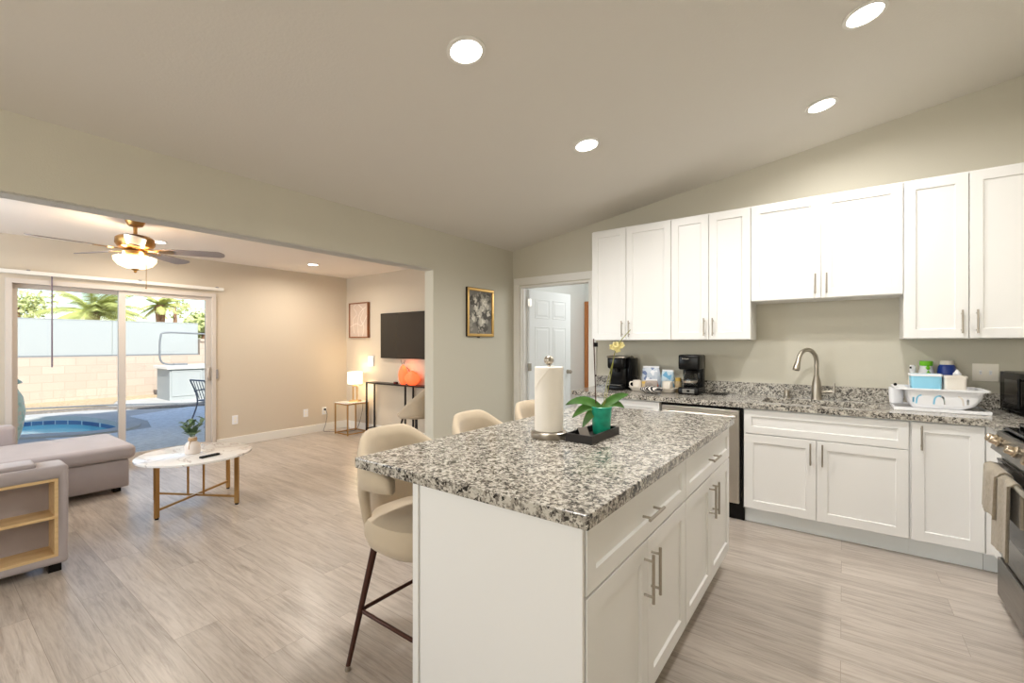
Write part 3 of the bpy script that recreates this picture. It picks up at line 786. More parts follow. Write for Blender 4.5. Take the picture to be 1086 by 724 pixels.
# L-shaped granite worktop with a sink cut-out, and its backsplash
CT, CB = 0.908, 0.868
ct = thing('kitchen_countertop', 'speckled grey granite worktop running along the back wall under the upper cabinets', 'countertop', (3.0, -0.3, CB))
b = at(ct.location)
sx0, sx1, sy0, sy1 = 2.715, 3.425, -0.505, -0.150
prof = [(1.165, -0.639), (3.892, -0.639), (3.892, -0.955), (4.527, -0.955), (4.527, -0.003), (1.115, -0.003)]
b.prism(prof, CB, CT)
o = b.build('slab', M['granite'], None); o.location = ct.location
cb = at(ct.location); rr = 0.05
poly = []
for cx, cy, a0 in ((sx1-rr, sy1-rr, 0), (sx0+rr, sy1-rr, 90), (sx0+rr, sy0+rr, 180), (sx1-rr, sy0+rr, 270)):
    for k in range(7):
        a = math.radians(a0+15*k); poly.append((cx+rr*math.cos(a), cy+rr*math.sin(a)))
cb.prism(poly, CB-0.05, CT+0.05); cu = cb.build('cutter', M['granite']); cu.location = ct.location
cut(o, cu)
o.location = (0, 0, 0); o.parent = ct
b = at(ct.location); b.box(1.118, 4.507, -0.023, -0.003, CT, CT+0.105, 0.002); b.box(4.507, 4.527, -0.955, -0.003, CT, CT+0.105, 0.002); b.build('backsplash', M['granite'], ct)

# undermount sink
sk = thing('kitchen_sink', 'stainless undermount sink let into the worktop below the faucet', 'sink', ((sx0+sx1)/2, (sy0+sy1)/2, 0.66))
b = at(sk.location)
def inset(P, d, z):
    cx, cy = (sx0+sx1)/2, (sy0+sy1)/2
    return [(cx+(x-cx)*(1-d/(abs(sx1-sx0)/2)), cy+(y-cy)*(1-d/(abs(sy1-sy0)/2)), z) for x, y in P]
b.loft([inset(poly, -0.012, CB-0.001), inset(poly, -0.004, CB-0.001), inset(poly, 0.0, 0.72), inset(poly, 0.03, 0.69), inset(poly, 0.06, 0.685)], True, False, True)
b.build('basin', M['steel'], sk, True)
b = at(sk.location); b.cyl(((sx0+sx1)/2, (sy0+sy1)/2, 0), 0.045, 0.684, 0.69, 20); b.build('drain', M['nickel'], sk)

# faucet
fx, fy = 3.048, -0.085
fa = thing('kitchen_faucet', 'tall brushed nickel gooseneck faucet behind the sink', 'faucet', (fx, fy, CT))
b = MB(); b.lathe([(0.038, 0), (0.038, 0.006), (0.034, 0.012), (0.033, 0.09), (0.028, 0.14), (0.0165, 0.19)], n=24); b.build('body', M['nickel'], fa, True)
arc = [(0, 0, 0.185), (0, 0, 0.27)]
for k in range(0, 15):
    a = math.radians(180*k/14*0.93); arc.append((-0.055+0.055*math.cos(a), -0.09+0.09*math.cos(a), 0.295+0.098*math.sin(a)))
b = MB(); b.tube(arc, 0.0155, 14); b.build('spout', M['nickel'], fa, True)
e = Vector(arc[-1]); dr = (e-Vector(arc[-2])).normalized()
dr = (dr+Vector((0, -0.12, -0.1))).normalized()
b = MB(); b.tube([e, e+dr*0.02, e+dr*0.075, e+dr*0.085], 0.016, 16, radii=[0.0165, 0.018, 0.025, 0.023]); b.build('spray_head', M['nickel'], fa, True)
b = MB(); b.tube([(0.02, 0, 0.062), (0.105, 0, 0.066)], 0.0095, 10); b.tube([(0.112, 0, 0.054), (0.114, 0.0, 0.135)], 0.006, 10, radii=[0.011, 0.006]); b.build('lever', M['nickel'], fa, True)
so = thing('soap_dispenser', 'small nickel cylinder cap on the worktop left of the faucet', 'dispenser cap', (2.848, -0.09, CT))
b = MB(); b.lathe([(0.024, 0), (0.024, 0.008), (0.018, 0.012), (0.018, 0.058), (0.015, 0.062)], n=20); b.build('cap', M['nickel'], so, True)

# dishwasher
dwr = thing('dishwasher', 'stainless steel dishwasher with a bar handle between the white base cabinets', 'dishwasher', (2.3, 0, 0))
b = at(dwr.location); b.box(1.99, 2.61, -0.585, -0.02, 0.10, 0.864); b.build('tub', M['black'], dwr)
b = at(dwr.location); b.box(1.998, 2.585, -0.617, -0.585, 0.135, 0.842, 0.004); b.build('door', M['steel'], dwr)
b = at(dwr.location); b.tube([(2.02, -0.655, 0.795), (2.565, -0.655, 0.795)], 0.014, 12)
for x in (2.05, 2.535): b.tube([(x, -0.615, 0.795), (x, -0.655, 0.795)], 0.016, 12)
b.build('handle', M['steel'], dwr, True)
b = at(dwr.location); b.box(1.995, 2.61, -0.56, -0.54, 0.0, 0.132); b.build('toe_panel', M['black'], dwr)

# ------------------------------------------------------------------ island
NX = (1, 0, 0); UY = (0, 1, 0)
IX0, IX1, IY0, IYM, IY1 = 2.006, 2.648, -3.290, -2.357, -1.432
def island_unit(y0, y1, label, ends):
    r = thing('island_cabinet', label, 'cabinet', ((IX0+IX1)/2, (y0+y1)/2, 0), 0, 'white island cabinets')
    b = at(r.location); b.box(IX0, IX1, y0+0.001, y1-0.001, 0.116, 0.867); b.build('body', M['cab'], r)
    b = at(r.location); b.box(IX0, IX1-0.075, y0+0.001, y1-0.001, 0, 0.116); b.build('toe_kick', M['cab'], r)
    w = y1-y0; hw = (w-0.010)/2
    front(r, 'drawer', (IX1+0.0005, y0+0.004, 0.672), UY, NX, w-0.008, 0.188, (w/2, 0.088), UY, 0.15, 0.055)
    front(r, 'door', (IX1+0.0005, y0+0.004, 0.118), UY, NX, hw, 0.546, (hw-0.034, 0.43), UZ, 0.165)
    front(r, 'door', (IX1+0.0005, y0+0.006+hw, 0.118), UY, NX, hw, 0.546, (0.034, 0.43), UZ, 0.165)
    if ends:
        b = at(r.location); b.box(IX0+0.028, IX1+0.016, y0-0.014, y0-0.001, 0.0, 0.867, 0.002); b.build('end_panel', M['cab'], r)
        b = at(r.location); b.box(IX0-0.002, IX0+0.026, y0-0.020, y0-0.001, 0.0, 0.867, 0.002); b.build('corner_post', M['cab'], r)
    return r
island_unit(IY0, IYM, 'near white island cabinet with one drawer and two doors, its plain end facing the camera', True)
island_unit(IYM, IY1, 'far white island cabinet with one drawer and two doors, nearer the dishwasher', False)
it = thing('island_countertop', 'speckled grey granite slab on top of the white island', 'countertop', (2.2, -2.37, CB))
b = at(it.location); b.box(1.697, 2.694, -3.332, -1.425, CB, CT, 0.004, 2); b.build('slab', M['granite'], it)

# ------------------------------------------------------------------ bar stools
def make_stool():
    r = thing('bar_stool', '', 'stool', (0, 0, 0), 0, 'cream bar stools at the island')
    # seat: rounded cushion; +X is the front
    b = MB(); rings = []
    for z, s in ((0.49, 0.62), (0.498, 0.80), (0.52, 0.93), (0.56, 1.0), (0.60, 1.0), (0.626, 0.95), (0.640, 0.80), (0.644, 0.45)):
        rings.append([(0.01+0.215*s*math.copysign(abs(math.cos(a))**0.8, math.cos(a)), 0.215*s*math.copysign(abs(math.sin(a))**0.8, math.sin(a)), z) for a in [2*PI*i/40 for i in range(40)]])
    b.loft(rings); b.build('seat', M['fabric'], r, True)
    # wrap-around back with arched side openings
    b = MB(); n = 56; outer, inner = [], []
    rings = []
    for i in range(n+1):
        ph = math.radians(-112+224*i/n); ap = abs(math.degrees(ph))
        t = min(1, max(0, (ap-46)/26)); t = t*t*(3-2*t)
        zb = 0.480+0.275*t+0.015*min(1, max(0, (ap-62)/50))
        w_ = min(1, max(0, (ap-22)/58)); w_ = w_*w_*(3-2*w_)
        zt = 0.968-0.112*w_-0.03*max(0, (ap-92)/20)**2
        rx, ry = 0.255, 0.245
        c = -math.cos(ph); s = math.sin(ph)
        sec = []
        H = zt-zb
        for k, (dz, off) in enumerate(((0.0, -0.02), (0.10, -0.002), (0.5, 0.0), (0.9, 0.0), (0.985, -0.008), (1.0, -0.022), (0.985, -0.036), (0.9, -0.044), (0.5, -0.044), (0.10, -0.042))):
            z = zb+H*dz
            low = 1-0.13*max(0, (0.72-z)/0.22)         # the shell tucks in below
            lean = 0.012*(z-0.7)/0.25
            sec.append(((rx+off)*low*c-lean, (ry+off)*low*s, z))
        rings.append(sec)
    b.loft(rings); b.build('backrest', M['fabric'], r, True, angle=180)
    feet = {}
    for sx in (-1, 1):
        for sy in (-1, 1):
            top = Vector((sx*0.135+0.01, sy*0.125, 0.52)); ft = Vector((0.238 if sx > 0 else -0.176, sy*0.228, 0.012)); feet[(sx, sy)] = (top, ft)
            b = MB(); b.tube([top, ft], 0.013, 12, radii=[0.0155, 0.0095]); lg = b.build('leg', M['bronze'], r, True)
            b = MB(); b.lathe([(0.012, 0), (0.013, 0.006), (0.0105, 0.02)], (ft.x, ft.y, 0), 14); b.build('foot_cap', M['nickel'], lg, True)
    def onleg(k, z):
        tp, ft = feet[k]; t = (tp.z-z)/(tp.z-ft.z); return tp.lerp(ft, t)
    b = MB(); z = 0.235
    cs = [onleg(k, z) for k in ((-1, -1), (1, -1), (1, 1), (-1, 1))]
    pts = []
    for i in range(4):
        p, q, nx = cs[i-1], cs[i], cs[(i+1) % 4]
        a = q+(p-q).normalized()*0.03; e = q+(nx-q).normalized()*0.03
        pts += [a, a.lerp(q, 0.62).lerp(q.lerp(e, 0.38), 0.5), e]
    b.tube(pts, 0.0085, 10, closed=True); b.build('footrest', M['bronze'], r, True)
    return r
st = make_stool()
for i, (x, y, rz, lab) in enumerate(((1.748, -3.052, 0, 'cream bar stool at the near corner of the island, its legs in view'),
                                    (1.748, -2.480, 2, 'cream bar stool at the middle of the island, only the top of its back showing'),
                                    (1.748, -1.915, -2, 'cream bar stool at the far end of the island, behind the paper towel'))):
    s_ = st if i == 0 else copy_tree(st)
    s_.location = (x, y, 0); s_.rotation_euler = (0, 0, math.radians(rz)); s_['label'] = lab

# ------------------------------------------------------------------ on the island
px_, py_ = 2.100, -2.560
ph = thing('paper_towel_holder', 'brushed steel paper towel stand with a ball on top, on the island', 'paper towel holder', (px_, py_, CT))
b = MB(); b.lathe([(0.083, 0), (0.085, 0.004), (0.085, 0.026), (0.080, 0.031)], n=40); b.build('base', M['nickel'], ph, True)
b = MB(); b.cyl((0, 0, 0), 0.007, 0.03, 0.345, 12); b.build('rod', M['nickel'], ph, True)
b = MB(); b.ball((0, 0, 0.362), 0.023); b.build('ball_knob', M['nickel'], ph, True)
pr = thing('paper_towel_roll', 'white paper towel roll standing on the steel holder', 'paper towel', (px_, py_, CT+0.032))
b = MB(); b.lathe([(0.02, 0), (0.064, 0), (0.0675, 0.004), (0.0675, 0.296), (0.064, 0.300), (0.02, 0.300), (0.02, 0.0)], n=48, cap0=False, cap1=False); b.build('roll', M['paper'], pr, True)
b = MB(); ring = []
for k in range(9):                                    # loose folded corner of the last sheet
    a = math.radians(-120+k*8); z = 0.205+0.0115*k
    ring.append((0.0685*math.cos(a), 0.0685*math.sin(a), z))
b.tube(ring, 0.0022, 6); b.build('sheet_edge', M['paper'], pr, True)

tr = thing('wooden_tray', 'small black rectangular tray on the island under the green pot', 'tray', (2.273, -2.445, CT))
b = MB(); w, d, h = 0.066, 0.148, 0.036
b.box(-w, w, -d, d, 0, 0.008); b.build('tray_base', M['blackmatte'], tr)
b = MB(); b.box(-w, w, -d, -d+0.009, 0.008, h); b.box(-w, w, d-0.009, d, 0.008, h); b.box(-w, -w+0.009, -d+0.009, d-0.009, 0.008, h); b.box(w-0.009, w, -d+0.009, d-0.009, 0.008, h); b.build('rim', M['blackmatte'], tr)
cd = thing('folded_card', 'small dark folded card standing in the black tray beside the green pot', 'card', (2.262, -2.535, CT+0.008))
b = MB(); b.loft([[(-0.03, -0.028, 0), (-0.028, -0.028, 0), (0.001, -0.028, 0.052), (-0.001, -0.028, 0.052)], [(-0.03, 0.028, 0), (-0.028, 0.028, 0), (0.001, 0.028, 0.052), (-0.001, 0.028, 0.052)]])
b.build('back_leaf', M['blackmatte'], cd)
b = MB(); b.loft([[(0.03, -0.028, 0), (0.028, -0.028, 0), (-0.001, -0.028, 0.052), (0.001, -0.028, 0.052)], [(0.03, 0.028, 0), (0.028, 0.028, 0), (-0.001, 0.028, 0.052), (0.001, 0.028, 0.052)]])
b.build('front_leaf', mat('grey_card', rgb(120, 112, 104), 0.5), cd)
cd.rotation_euler = (0, 0, math.radians(-20))

orx, ory, orz = 2.280, -2.372, CT+0.008
oc = thing('potted_orchid', 'yellow orchid with green leaves in a teal green pot, standing in the black tray', 'orchid', (orx, ory, orz))
b = MB(); b.lathe([(0.030, 0), (0.040, 0.002), (0.0425, 0.03), (0.0475, 0.10), (0.051, 0.128), (0.047, 0.130), (0.0445, 0.118)], n=36); b.build('pot', M['pot'], oc, True)
b = MB(); b.lathe([(0.001, 0.121), (0.044, 0.118), (0.044, 0.112)], n=24); b.build('bark', M['soil'], oc)
def W(x, y, z): return Vector((x-orx, y-ory, z-orz))
base_ = Vector((0, 0, 0.118))
for tip, mid, w in (((2.140, -2.475, 1.052), 0.060, 0.046), ((2.172, -2.465, 0.992), 0.060, 0.046), ((2.214, -2.442, 0.945), 0.052, 0.046), ((2.385, -2.292, 1.104), 0.030, 0.044), ((2.374, -2.316, 1.040), 0.050, 0.042)):
    t = W(*tip); m_ = base_.lerp(t, 0.45)+Vector((0, 0, mid))
    P = [(1-u)**2*base_+2*u*(1-u)*m_+u*u*t for u in [k/10 for k in range(11)]]
    b = MB(); b.leaf(P, w, up=(0.35, -0.72, 0.6), thick=0.0018, fold=0.2); b.build('leaf', M['leaf'], oc, True)
b = MB(); b.tube([W(2.258, -2.385, 1.02), W(2.254, -2.388, 1.2), W(2.249, -2.392, 1.372)], 0.0028, 8); sk_ = b.build('stake', M['bronze'], oc, True)
for z, s in ((1.345, 0.012), (1.195, 0.005)):
    b = MB(); c = W(2.256, -2.386, z); b.box(c.x-s*0.8, c.x+s*0.8, c.y-s*0.6, c.y+s*0.6, c.z-s, c.z+s*0.7, 0.001); b.build('clip', M['black'], sk_)
b = MB(); b.tube(smooth_path([W(2.285, -2.366, 1.02), W(2.298, -2.356, 1.09), W(2.317, -2.342, 1.20), W(2.330, -2.332, 1.30), W(2.345, -2.322, 1.345), W(2.370, -2.303, 1.385), W(2.392, -2.287, 1.415)], 6), 0.002, 8); b.build('flower_stem', M['stem'], oc, True)
b = MB(); b.tube(smooth_path([W(2.283, -2.368, 1.02), W(2.300, -2.356, 1.15), W(2.326, -2.335, 1.27)], 6), 0.0018, 8); b.build('flower_stem', M['stem'], oc, True)
rnd = random.Random(5)
for c in ((2.322, -2.338, 1.332), (2.336, -2.330, 1.342), (2.356, -2.312, 1.340), (2.343, -2.326, 1.320)):
    b = MB(); c = W(*c); ax = rnd.uniform(0, 1)
    nrm = Vector((0.45, -0.85, rnd.uniform(-.2, .2))).normalized(); u = nrm.cross(UZ).normalized(); v = u.cross(nrm)
    for k in range(5):
        a = ax+2*PI*k/5; dr = u*math.cos(a)+v*math.sin(a); sd = nrm.cross(dr)
        P = [c, c+dr*0.006+nrm*0.002, c+dr*0.012+nrm*0.004, c+dr*0.018+nrm*0.002]
        b.leaf(P, 0.016, up=nrm, thick=0.0008, fold=0.1)
    b.ball(c+nrm*0.003, 0.003, 6); b.build('flower', M['petal'], oc, True)

# ------------------------------------------------------------------ on the worktop
pm = thing('pod_coffee_machine', 'black pod coffee machine with silver lid rim, at the doorway end of the worktop', 'coffee machine', (1.475, -0.225, CT))
b = MB(); b.box(-0.085, 0.085, -0.14, 0.14, 0, 0.045, 0.012, 3); b.build('base', M['black'], pm, True)
b = MB(); b.box(-0.085, 0.085, -0.075, 0.14, 0.04, 0.30, 0.02, 3); b.build('body', M['black'], pm, True)
b = MB(); b.box(-0.088, 0.088, -0.13, 0.14, 0.20, 0.325, 0.025, 3); b.build('brew_head', M['black'], pm, True)
b = MB(); b.box(0.086, 0.125, -0.06, 0.14, 0.012, 0.305, 0.012, 3); b.build('water_tank', M['blackglass'], pm, True)
b = MB(); b.tube(smooth_path([(-0.088, 0.02, 0.318), (-0.086, -0.12, 0.314), (0, -0.142, 0.312), (0.086, -0.12, 0.314), (0.088, 0.02, 0.318)], 6), 0.010, 8); b.build('lid_rim', M['nickel'], pm, True)
b = MB(); b.cyl((0, -0.105, 0), 0.022, 0.17, 0.205, 16); b.build('spout', M['black'], pm)
b = MB(); b.box(-0.06, 0.06, -0.135, -0.02, 0.045, 0.052, 0.002); b.build('drip_grate', M['darksteel'], pm)

def mug(loc, rz, label, r=0.042, h=0.088):
    m = thing('mug', label, 'mug', loc, rz, 'mugs on the worktop')
    b = MB(); b.lathe([(r*0.8, 0), (r*0.92, 0.004), (r, 0.03), (r, h), (r-0.004, h), (r-0.005, 0.03), (r*0.7, 0.008)], n=28); b.build('cup', M['ceramic'], m, True)
    b = MB(); b.tube(smooth_path([(r-0.004, 0, h*0.82), (r+0.022, 0, h*0.78), (r+0.026, 0, h*0.45), (r-0.003, 0, h*0.22)], 6), 0.0055, 8); b.build('handle', M['ceramic'], m, True)
    return m
def dish(loc, w, d, label, rz=0.0):
    o = thing('serving_dish', label, 'dish', loc, rz, 'white dishes on the worktop')
    b = MB()
    def sq(hw, hd, z, n=32): return [(hw*math.copysign(abs(math.cos(2*PI*i/n))**0.45, math.cos(2*PI*i/n)), hd*math.copysign(abs(math.sin(2*PI*i/n))**0.45, math.sin(2*PI*i/n)), z) for i in range(n)]
    b.loft([sq(w*0.6, d*0.6, 0), sq(w*0.7, d*0.7, 0.004), sq(w, d, 0.040), sq(w-0.005, d-0.005, 0.041), sq(w*0.66, d*0.66, 0.010)]); b.build('bowl', M['ceramic'], o, True)
    return o
dish((1.695, -0.27, CT), 0.105, 0.085, 'white serving dish beside the black pod machine, holding a mug')
dish((1.945, -0.27, CT), 0.075, 0.085, 'white serving dish beside the drip coffee maker, holding a mug')
mug((1.665, -0.285, CT+0.0105), math.radians(200), 'white mug with its handle to the left, in the dish nearer the pod machine')
mug((1.945, -0.285, CT+0.0105), math.radians(-60), 'white mug in the dish nearer the drip coffee maker', 0.045, 0.092)
tc_ = thing('tea_carton', 'small tan carton behind the left mug on the worktop', 'carton', (1.735, -0.265, CT+0.011))
b = MB(); b.box(-0.022, 0.022, -0.03, 0.03, 0, 0.085, 0.002); b.build('box', M['tan'], tc_)
b = MB(); b.box(-0.0225, 0.0225, -0.0305, 0.0305, 0.06, 0.078); b.build('label_band', M['yellow'], tc_)

def bag(loc, w, d, h, m, label, rz=0.0, seed=1, name='snack_bag'):
    rnd = random.Random(seed)
    o = thing(name, label, 'bag', loc, rz, 'snack bags on the worktop')
    rings = []
    n = 24
    for k in range(9):
        t = k/8; ww = w*(0.86+0.18*math.sin(PI*t)); dd = max(0.004, d*(math.sin(PI*(0.12+0.88*t)))**0.7)
        rings.append([(ww/2*math.copysign(abs(math.cos(2*PI*i/n))**0.6, math.cos(2*PI*i/n))*(1+rnd.uniform(-.05, .05)), dd/2*math.sin(2*PI*i/n)*(1+rnd.uniform(-.15, .15)), h*t*(1+rnd.uniform(-.012, .012) if 0 < k < 8 else 1)) for i in range(n)])
    b = MB(); b.loft(rings); b.build('pouch', m, o, True)
    b = MB(); b.box(-w*0.43, w*0.43, -0.002, 0.002, h-0.002, h+0.014); b.build('sealed_edge', M['white'], o)
    return o
bag((1.755, -0.165, CT), 0.17, 0.075, 0.215, M['snack'], 'tall blue and white printed snack bag against the wall behind the dishes', 0.15, 2)
bag((1.905, -0.150, CT), 0.13, 0.065, 0.185, M['snackblue'], 'light blue printed snack bag between the tall bag and the drip coffee maker', -0.2, 3)
bag((1.810, -0.315, CT), 0.115, 0.06, 0.105, M['snackgrey'], 'low grey brown printed bag between the two white mugs', 0.3, 4)
yj = thing('glass_jar', 'small jar with yellow lid behind the right mug', 'jar', (2.000, -0.150, CT))
b = MB(); b.lathe([(0.026, 0), (0.028, 0.01), (0.028, 0.085), (0.022, 0.10)], n=20); b.build('jar', M['tan'], yj, True)
b = MB(); b.lathe([(0.025, 0.098), (0.025, 0.125), (0.022, 0.128)], n=20); b.build('lid', M['yellow'], yj, True)
nb = thing('striped_napkin', 'crumpled black and white striped napkin at the worktop edge between the dishes', 'napkin', (1.850, -0.440, CT))
b = MB(); rnd = random.Random(9); rings = []
for k in range(12):
    x = -0.10+0.20*k/11; e = math.sin(PI*(0.1+0.8*k/11))
    rings.append([(x+rnd.uniform(-.004, .004), 0.055*e*math.cos(2*PI*i/14)*(1+rnd.uniform(-.15, .15)), 0.024+0.036*e*math.sin(2*PI*i/14)*(1+rnd.uniform(-.12, .0))-0.003) for i in range(14)])
b.loft(rings)
zmin = min(v.co.z for v in b.bm.verts)
for v in b.bm.verts: v.co.z -= zmin
b.build('cloth', M['checks'], nb, True)

cm = thing('drip_coffee_maker', 'black drip coffee maker with glass carafe, left of the sink', 'coffee maker', (2.143, -0.235, CT))
b = MB(); b.box(-0.088, 0.088, -0.12, 0.11, 0, 0.062, 0.012, 3); b.build('base', M['black'], cm, True)
b = MB(); b.box(-0.085, 0.085, 0.02, 0.11, 0.05, 0.335, 0.012, 3); b.build('water_column', M['black'], cm, True)
b = MB(); b.box(-0.088, 0.088, -0.115, 0.11, 0.215, 0.345, 0.016, 3); b.build('brew_head', M['black'], cm, True)
b = MB()
for i in range(9): b.box(-0.052+i*0.0062, -0.048+i*0.0062, -0.1165, -0.1148, 0.306, 0.313+0.003*(i in (0, 3)))
b.build('badge_lettering', M['nickel'], cm)
b = MB(); b.box(-0.05, 0.05, -0.1225, -0.1185, 0.014, 0.050, 0.002); b.build('switch_panel', M['darksteel'], cm)
b = MB(); b.box(-0.012, 0.012, -0.1265, -0.1215, 0.024, 0.042, 0.002); b.build('switch', M['black'], cm)
b = MB(); b.lathe([(0.045, 0.066), (0.060, 0.075), (0.064, 0.11), (0.056, 0.165), (0.044, 0.190), (0.042, 0.190), (0.054, 0.163), (0.0615, 0.11), (0.057, 0.078), (0.001, 0.069)], (0, -0.052, 0), 32); cf = b.build('carafe', M['clearglass'], cm, True)
b = MB(); b.lathe([(0.046, 0.188), (0.047, 0.205), (0.04, 0.210), (0.001, 0.211)], (0, -0.052, 0), 24); b.build('lid', M['black'], cf, True)
b = MB(); b.tube(smooth_path([(0.045, -0.08, 0.192), (0.078, -0.10, 0.185), (0.086, -0.105, 0.13), (0.062, -0.085, 0.095)], 6), 0.008, 8); b.build('handle', M['black'], cf, True)
b = MB(); b.lathe([(0.0645, 0.100), (0.0655, 0.102), (0.0655, 0.116), (0.0645, 0.118)], (0, -0.052, 0), 32); b.build('metal_band', M['nickel'], cf, True)
b = at(cm.location); b.tube(smooth_path([(2.23, -0.16, CT+0.006), (2.30, -0.20, CT+0.006), (2.37, -0.15, CT+0.006), (2.42, -0.19, CT+0.006), (2.34, -0.24, CT+0.006), (2.28, -0.14, CT+0.006), (2.38, -0.06, CT+0.006)], 7), 0.0035, 6)
pcd = b.build('power_cord', M['black'], cm, True)

# dish rack and what it holds
dr_ = thing('dish_rack', 'white plastic dish rack on its drip tray, right of the sink', 'dish rack', (3.715, -0.275, CT))
b = MB(); b.box(-0.225, 0.232, -0.165, 0.17, 0, 0.010, 0.004); b.box(-0.225, 0.232, -0.165, -0.158, 0.008, 0.022); b.box(-0.225, 0.232, 0.163, 0.17, 0.008, 0.022); b.box(-0.225, -0.218, -0.158, 0.163, 0.008, 0.022); b.box(0.225, 0.232, -0.158, 0.163, 0.008, 0.022)
b.build('drip_tray', M['white'], dr_)
def sqr(x0, x1, hd, z, r=0.03, n=6):
    P = []
    for cx, cy, a0 in ((x1-r, hd-r, 0), (x0+r, hd-r, 90), (x0+r, -hd+r, 180), (x1-r, -hd+r, 270)):
        for k in range(n+1):
            a = math.radians(a0+90*k/n); P.append((cx+r*math.cos(a), cy+r*math.sin(a), z))
    return P
b = MB()
b.loft([sqr(-0.128, 0.120, 0.135, 0.022), sqr(-0.142, 0.165, 0.141, 0.045), sqr(-0.152, 0.195, 0.144, 0.085), sqr(-0.158, 0.210, 0.146, 0.136), sqr(-0.222, 0.232, 0.166, 0.138), sqr(-0.222, 0.232, 0.166, 0.148), sqr(-0.153, 0.205, 0.141, 0.148), sqr(-0.147, 0.190, 0.138, 0.087), sqr(-0.137, 0.160, 0.135, 0.049), sqr(-0.122, 0.115, 0.13, 0.027)], True, True, True)
bk = b.build('basket', M['white'], None, True, loc=dr_.location, angle=25)
c_ = MB()
for cx, arcs in ((-0.085, (-90, 0)), (0.0, (-90, 90)), (0.085, (0, 90)), (-0.125, (-5, 5)), (0.13, (-5, 5))):
    P = []
    a0, a1 = arcs
    for k in range(9):
        a = math.radians(a0+(a1-a0)*k/8); P.append((cx+0.024*math.sin(a), -0.14, 0.072+0.032*math.cos(a)))
    if a0 <= -60: P = [(cx-0.026, -0.14, 0.048)]+P
    if a1 >= 60: P = P+[(cx+0.026, -0.14, 0.048)]
    if a1 == 5: P = [(cx, -0.14, 0.055), (cx, -0.14, 0.09)]
    ro = []
    P = [Vector(p) for p in P]
    for i, p in enumerate(P):
        t = (P[min(i+1, len(P)-1)]-P[max(i-1, 0)]).normalized(); s = Vector((t.z, 0, -t.x))*0.005
        ro.append([p-s+Vector((0, -0.05, 0)), p+s+Vector((0, -0.05, 0)), p+s+Vector((0, 0.05, 0)), p-s+Vector((0, 0.05, 0))])
    c_.loft(ro)
cu = c_.build('cutter', M['white'], loc=dr_.location); cut(bk, cu)
bk.location = (0, 0, 0); bk.parent = dr_
b = MB(); b.lathe([(0.026, 0.024), (0.036, 0.03), (0.040, 0.10), (0.040, 0.137), (0.037, 0.137), (0.036, 0.10), (0.03, 0.034)], (-0.200, 0.03, 0), 22); b.build('cutlery_cup', M['white'], dr_, True)
b = MB(); b.ball((-0.205, 0.02, 0.157), 0.010, 8); b.build('knob', M['black'], dr_, True)
bx = thing('blue_food_box', 'light blue and white plastic box standing in the dish rack', 'box', (3.668, -0.275, CT+0.029))
b = MB(); b.loft([sqr(-0.070, 0.066, 0.05, 0, 0.014), sqr(-0.086, 0.072, 0.062, 0.205, 0.016), sqr(-0.083, 0.069, 0.059, 0.205, 0.016), sqr(-0.066, 0.062, 0.046, 0.004, 0.012)]); b.build('box', M['bluebox'], bx, True)
b = MB(); b.loft([sqr(-0.0895, 0.0745, 0.0645, 0.195, 0.016), sqr(-0.0895, 0.0745, 0.0645, 0.209, 0.016), sqr(-0.083, 0.069, 0.059, 0.209, 0.016), sqr(-0.083, 0.069, 0.059, 0.195, 0.016)], True, False, False); b.build('rim', M['white'], bx, True)
wx = thing('white_food_box', 'cream white plastic box in the dish rack, right of the light blue one', 'box', (3.800, -0.275, CT+0.029))
b = MB(); b.loft([sqr(-0.048, 0.048, 0.05, 0, 0.014), sqr(-0.052, 0.058, 0.060, 0.198, 0.016), sqr(-0.049, 0.055, 0.057, 0.198, 0.016), sqr(-0.044, 0.044, 0.046, 0.004, 0.012)]); b.build('box', M['ceramic'], wx, True)
b = MB(); b.loft([sqr(-0.0545, 0.0605, 0.0625, 0.188, 0.016), sqr(-0.0545, 0.0605, 0.0625, 0.201, 0.016), sqr(-0.049, 0.055, 0.057, 0.201, 0.016), sqr(-0.049, 0.055, 0.057, 0.188, 0.016)], True, False, False); b.build('rim', M['ceramic'], wx, True)

def bottle(loc, prof, m, name, label, parts, sx=1.0, sy=1.0):
    o = thing(name, label, 'bottle', loc, 0, 'bottles behind the dish rack')
    b = MB(); b.lathe(prof, n=24, sx=sx, sy=sy); b.build('bottle_body', m, o, True)
    for nm, pf, mm, off in parts:
        b = MB(); b.lathe(pf, off, 20, sx=sx if nm == 'wrap_label' else 1, sy=sy if nm == 'wrap_label' else 1); b.build(nm, mm, o, True)
    return o
bottle((3.618, -0.075, CT), [(0.024, 0), (0.026, 0.01), (0.026, 0.20), (0.020, 0.225), (0.012, 0.235)], M['ceramic'], 'spray_bottle', 'small pale bottle with dark nozzle behind the light blue box', [('cap', [(0.016, 0.234), (0.018, 0.24), (0.018, 0.282), (0.014, 0.288)], M['white'], (0, 0, 0)), ('nozzle', [(0.006, 0.262), (0.006, 0.277)], M['black'], (-0.012, -0.013, 0))])
bottle((3.690, -0.072, CT), [(0.040, 0), (0.042, 0.01), (0.042, 0.24), (0.034, 0.27), (0.032, 0.285)], M['white'], 'wipes_canister', 'white and lime green canister behind the light blue box', [('lid', [(0.034, 0.284), (0.036, 0.288), (0.036, 0.315), (0.032, 0.318)], M['lime'], (0, 0, 0)), ('green_mark', [(0.013, 0.22), (0.015, 0.235), (0.006, 0.255), (0.014, 0.27), (0.006, 0.284)], M['lime'], (0.006, -0.031, 0))])
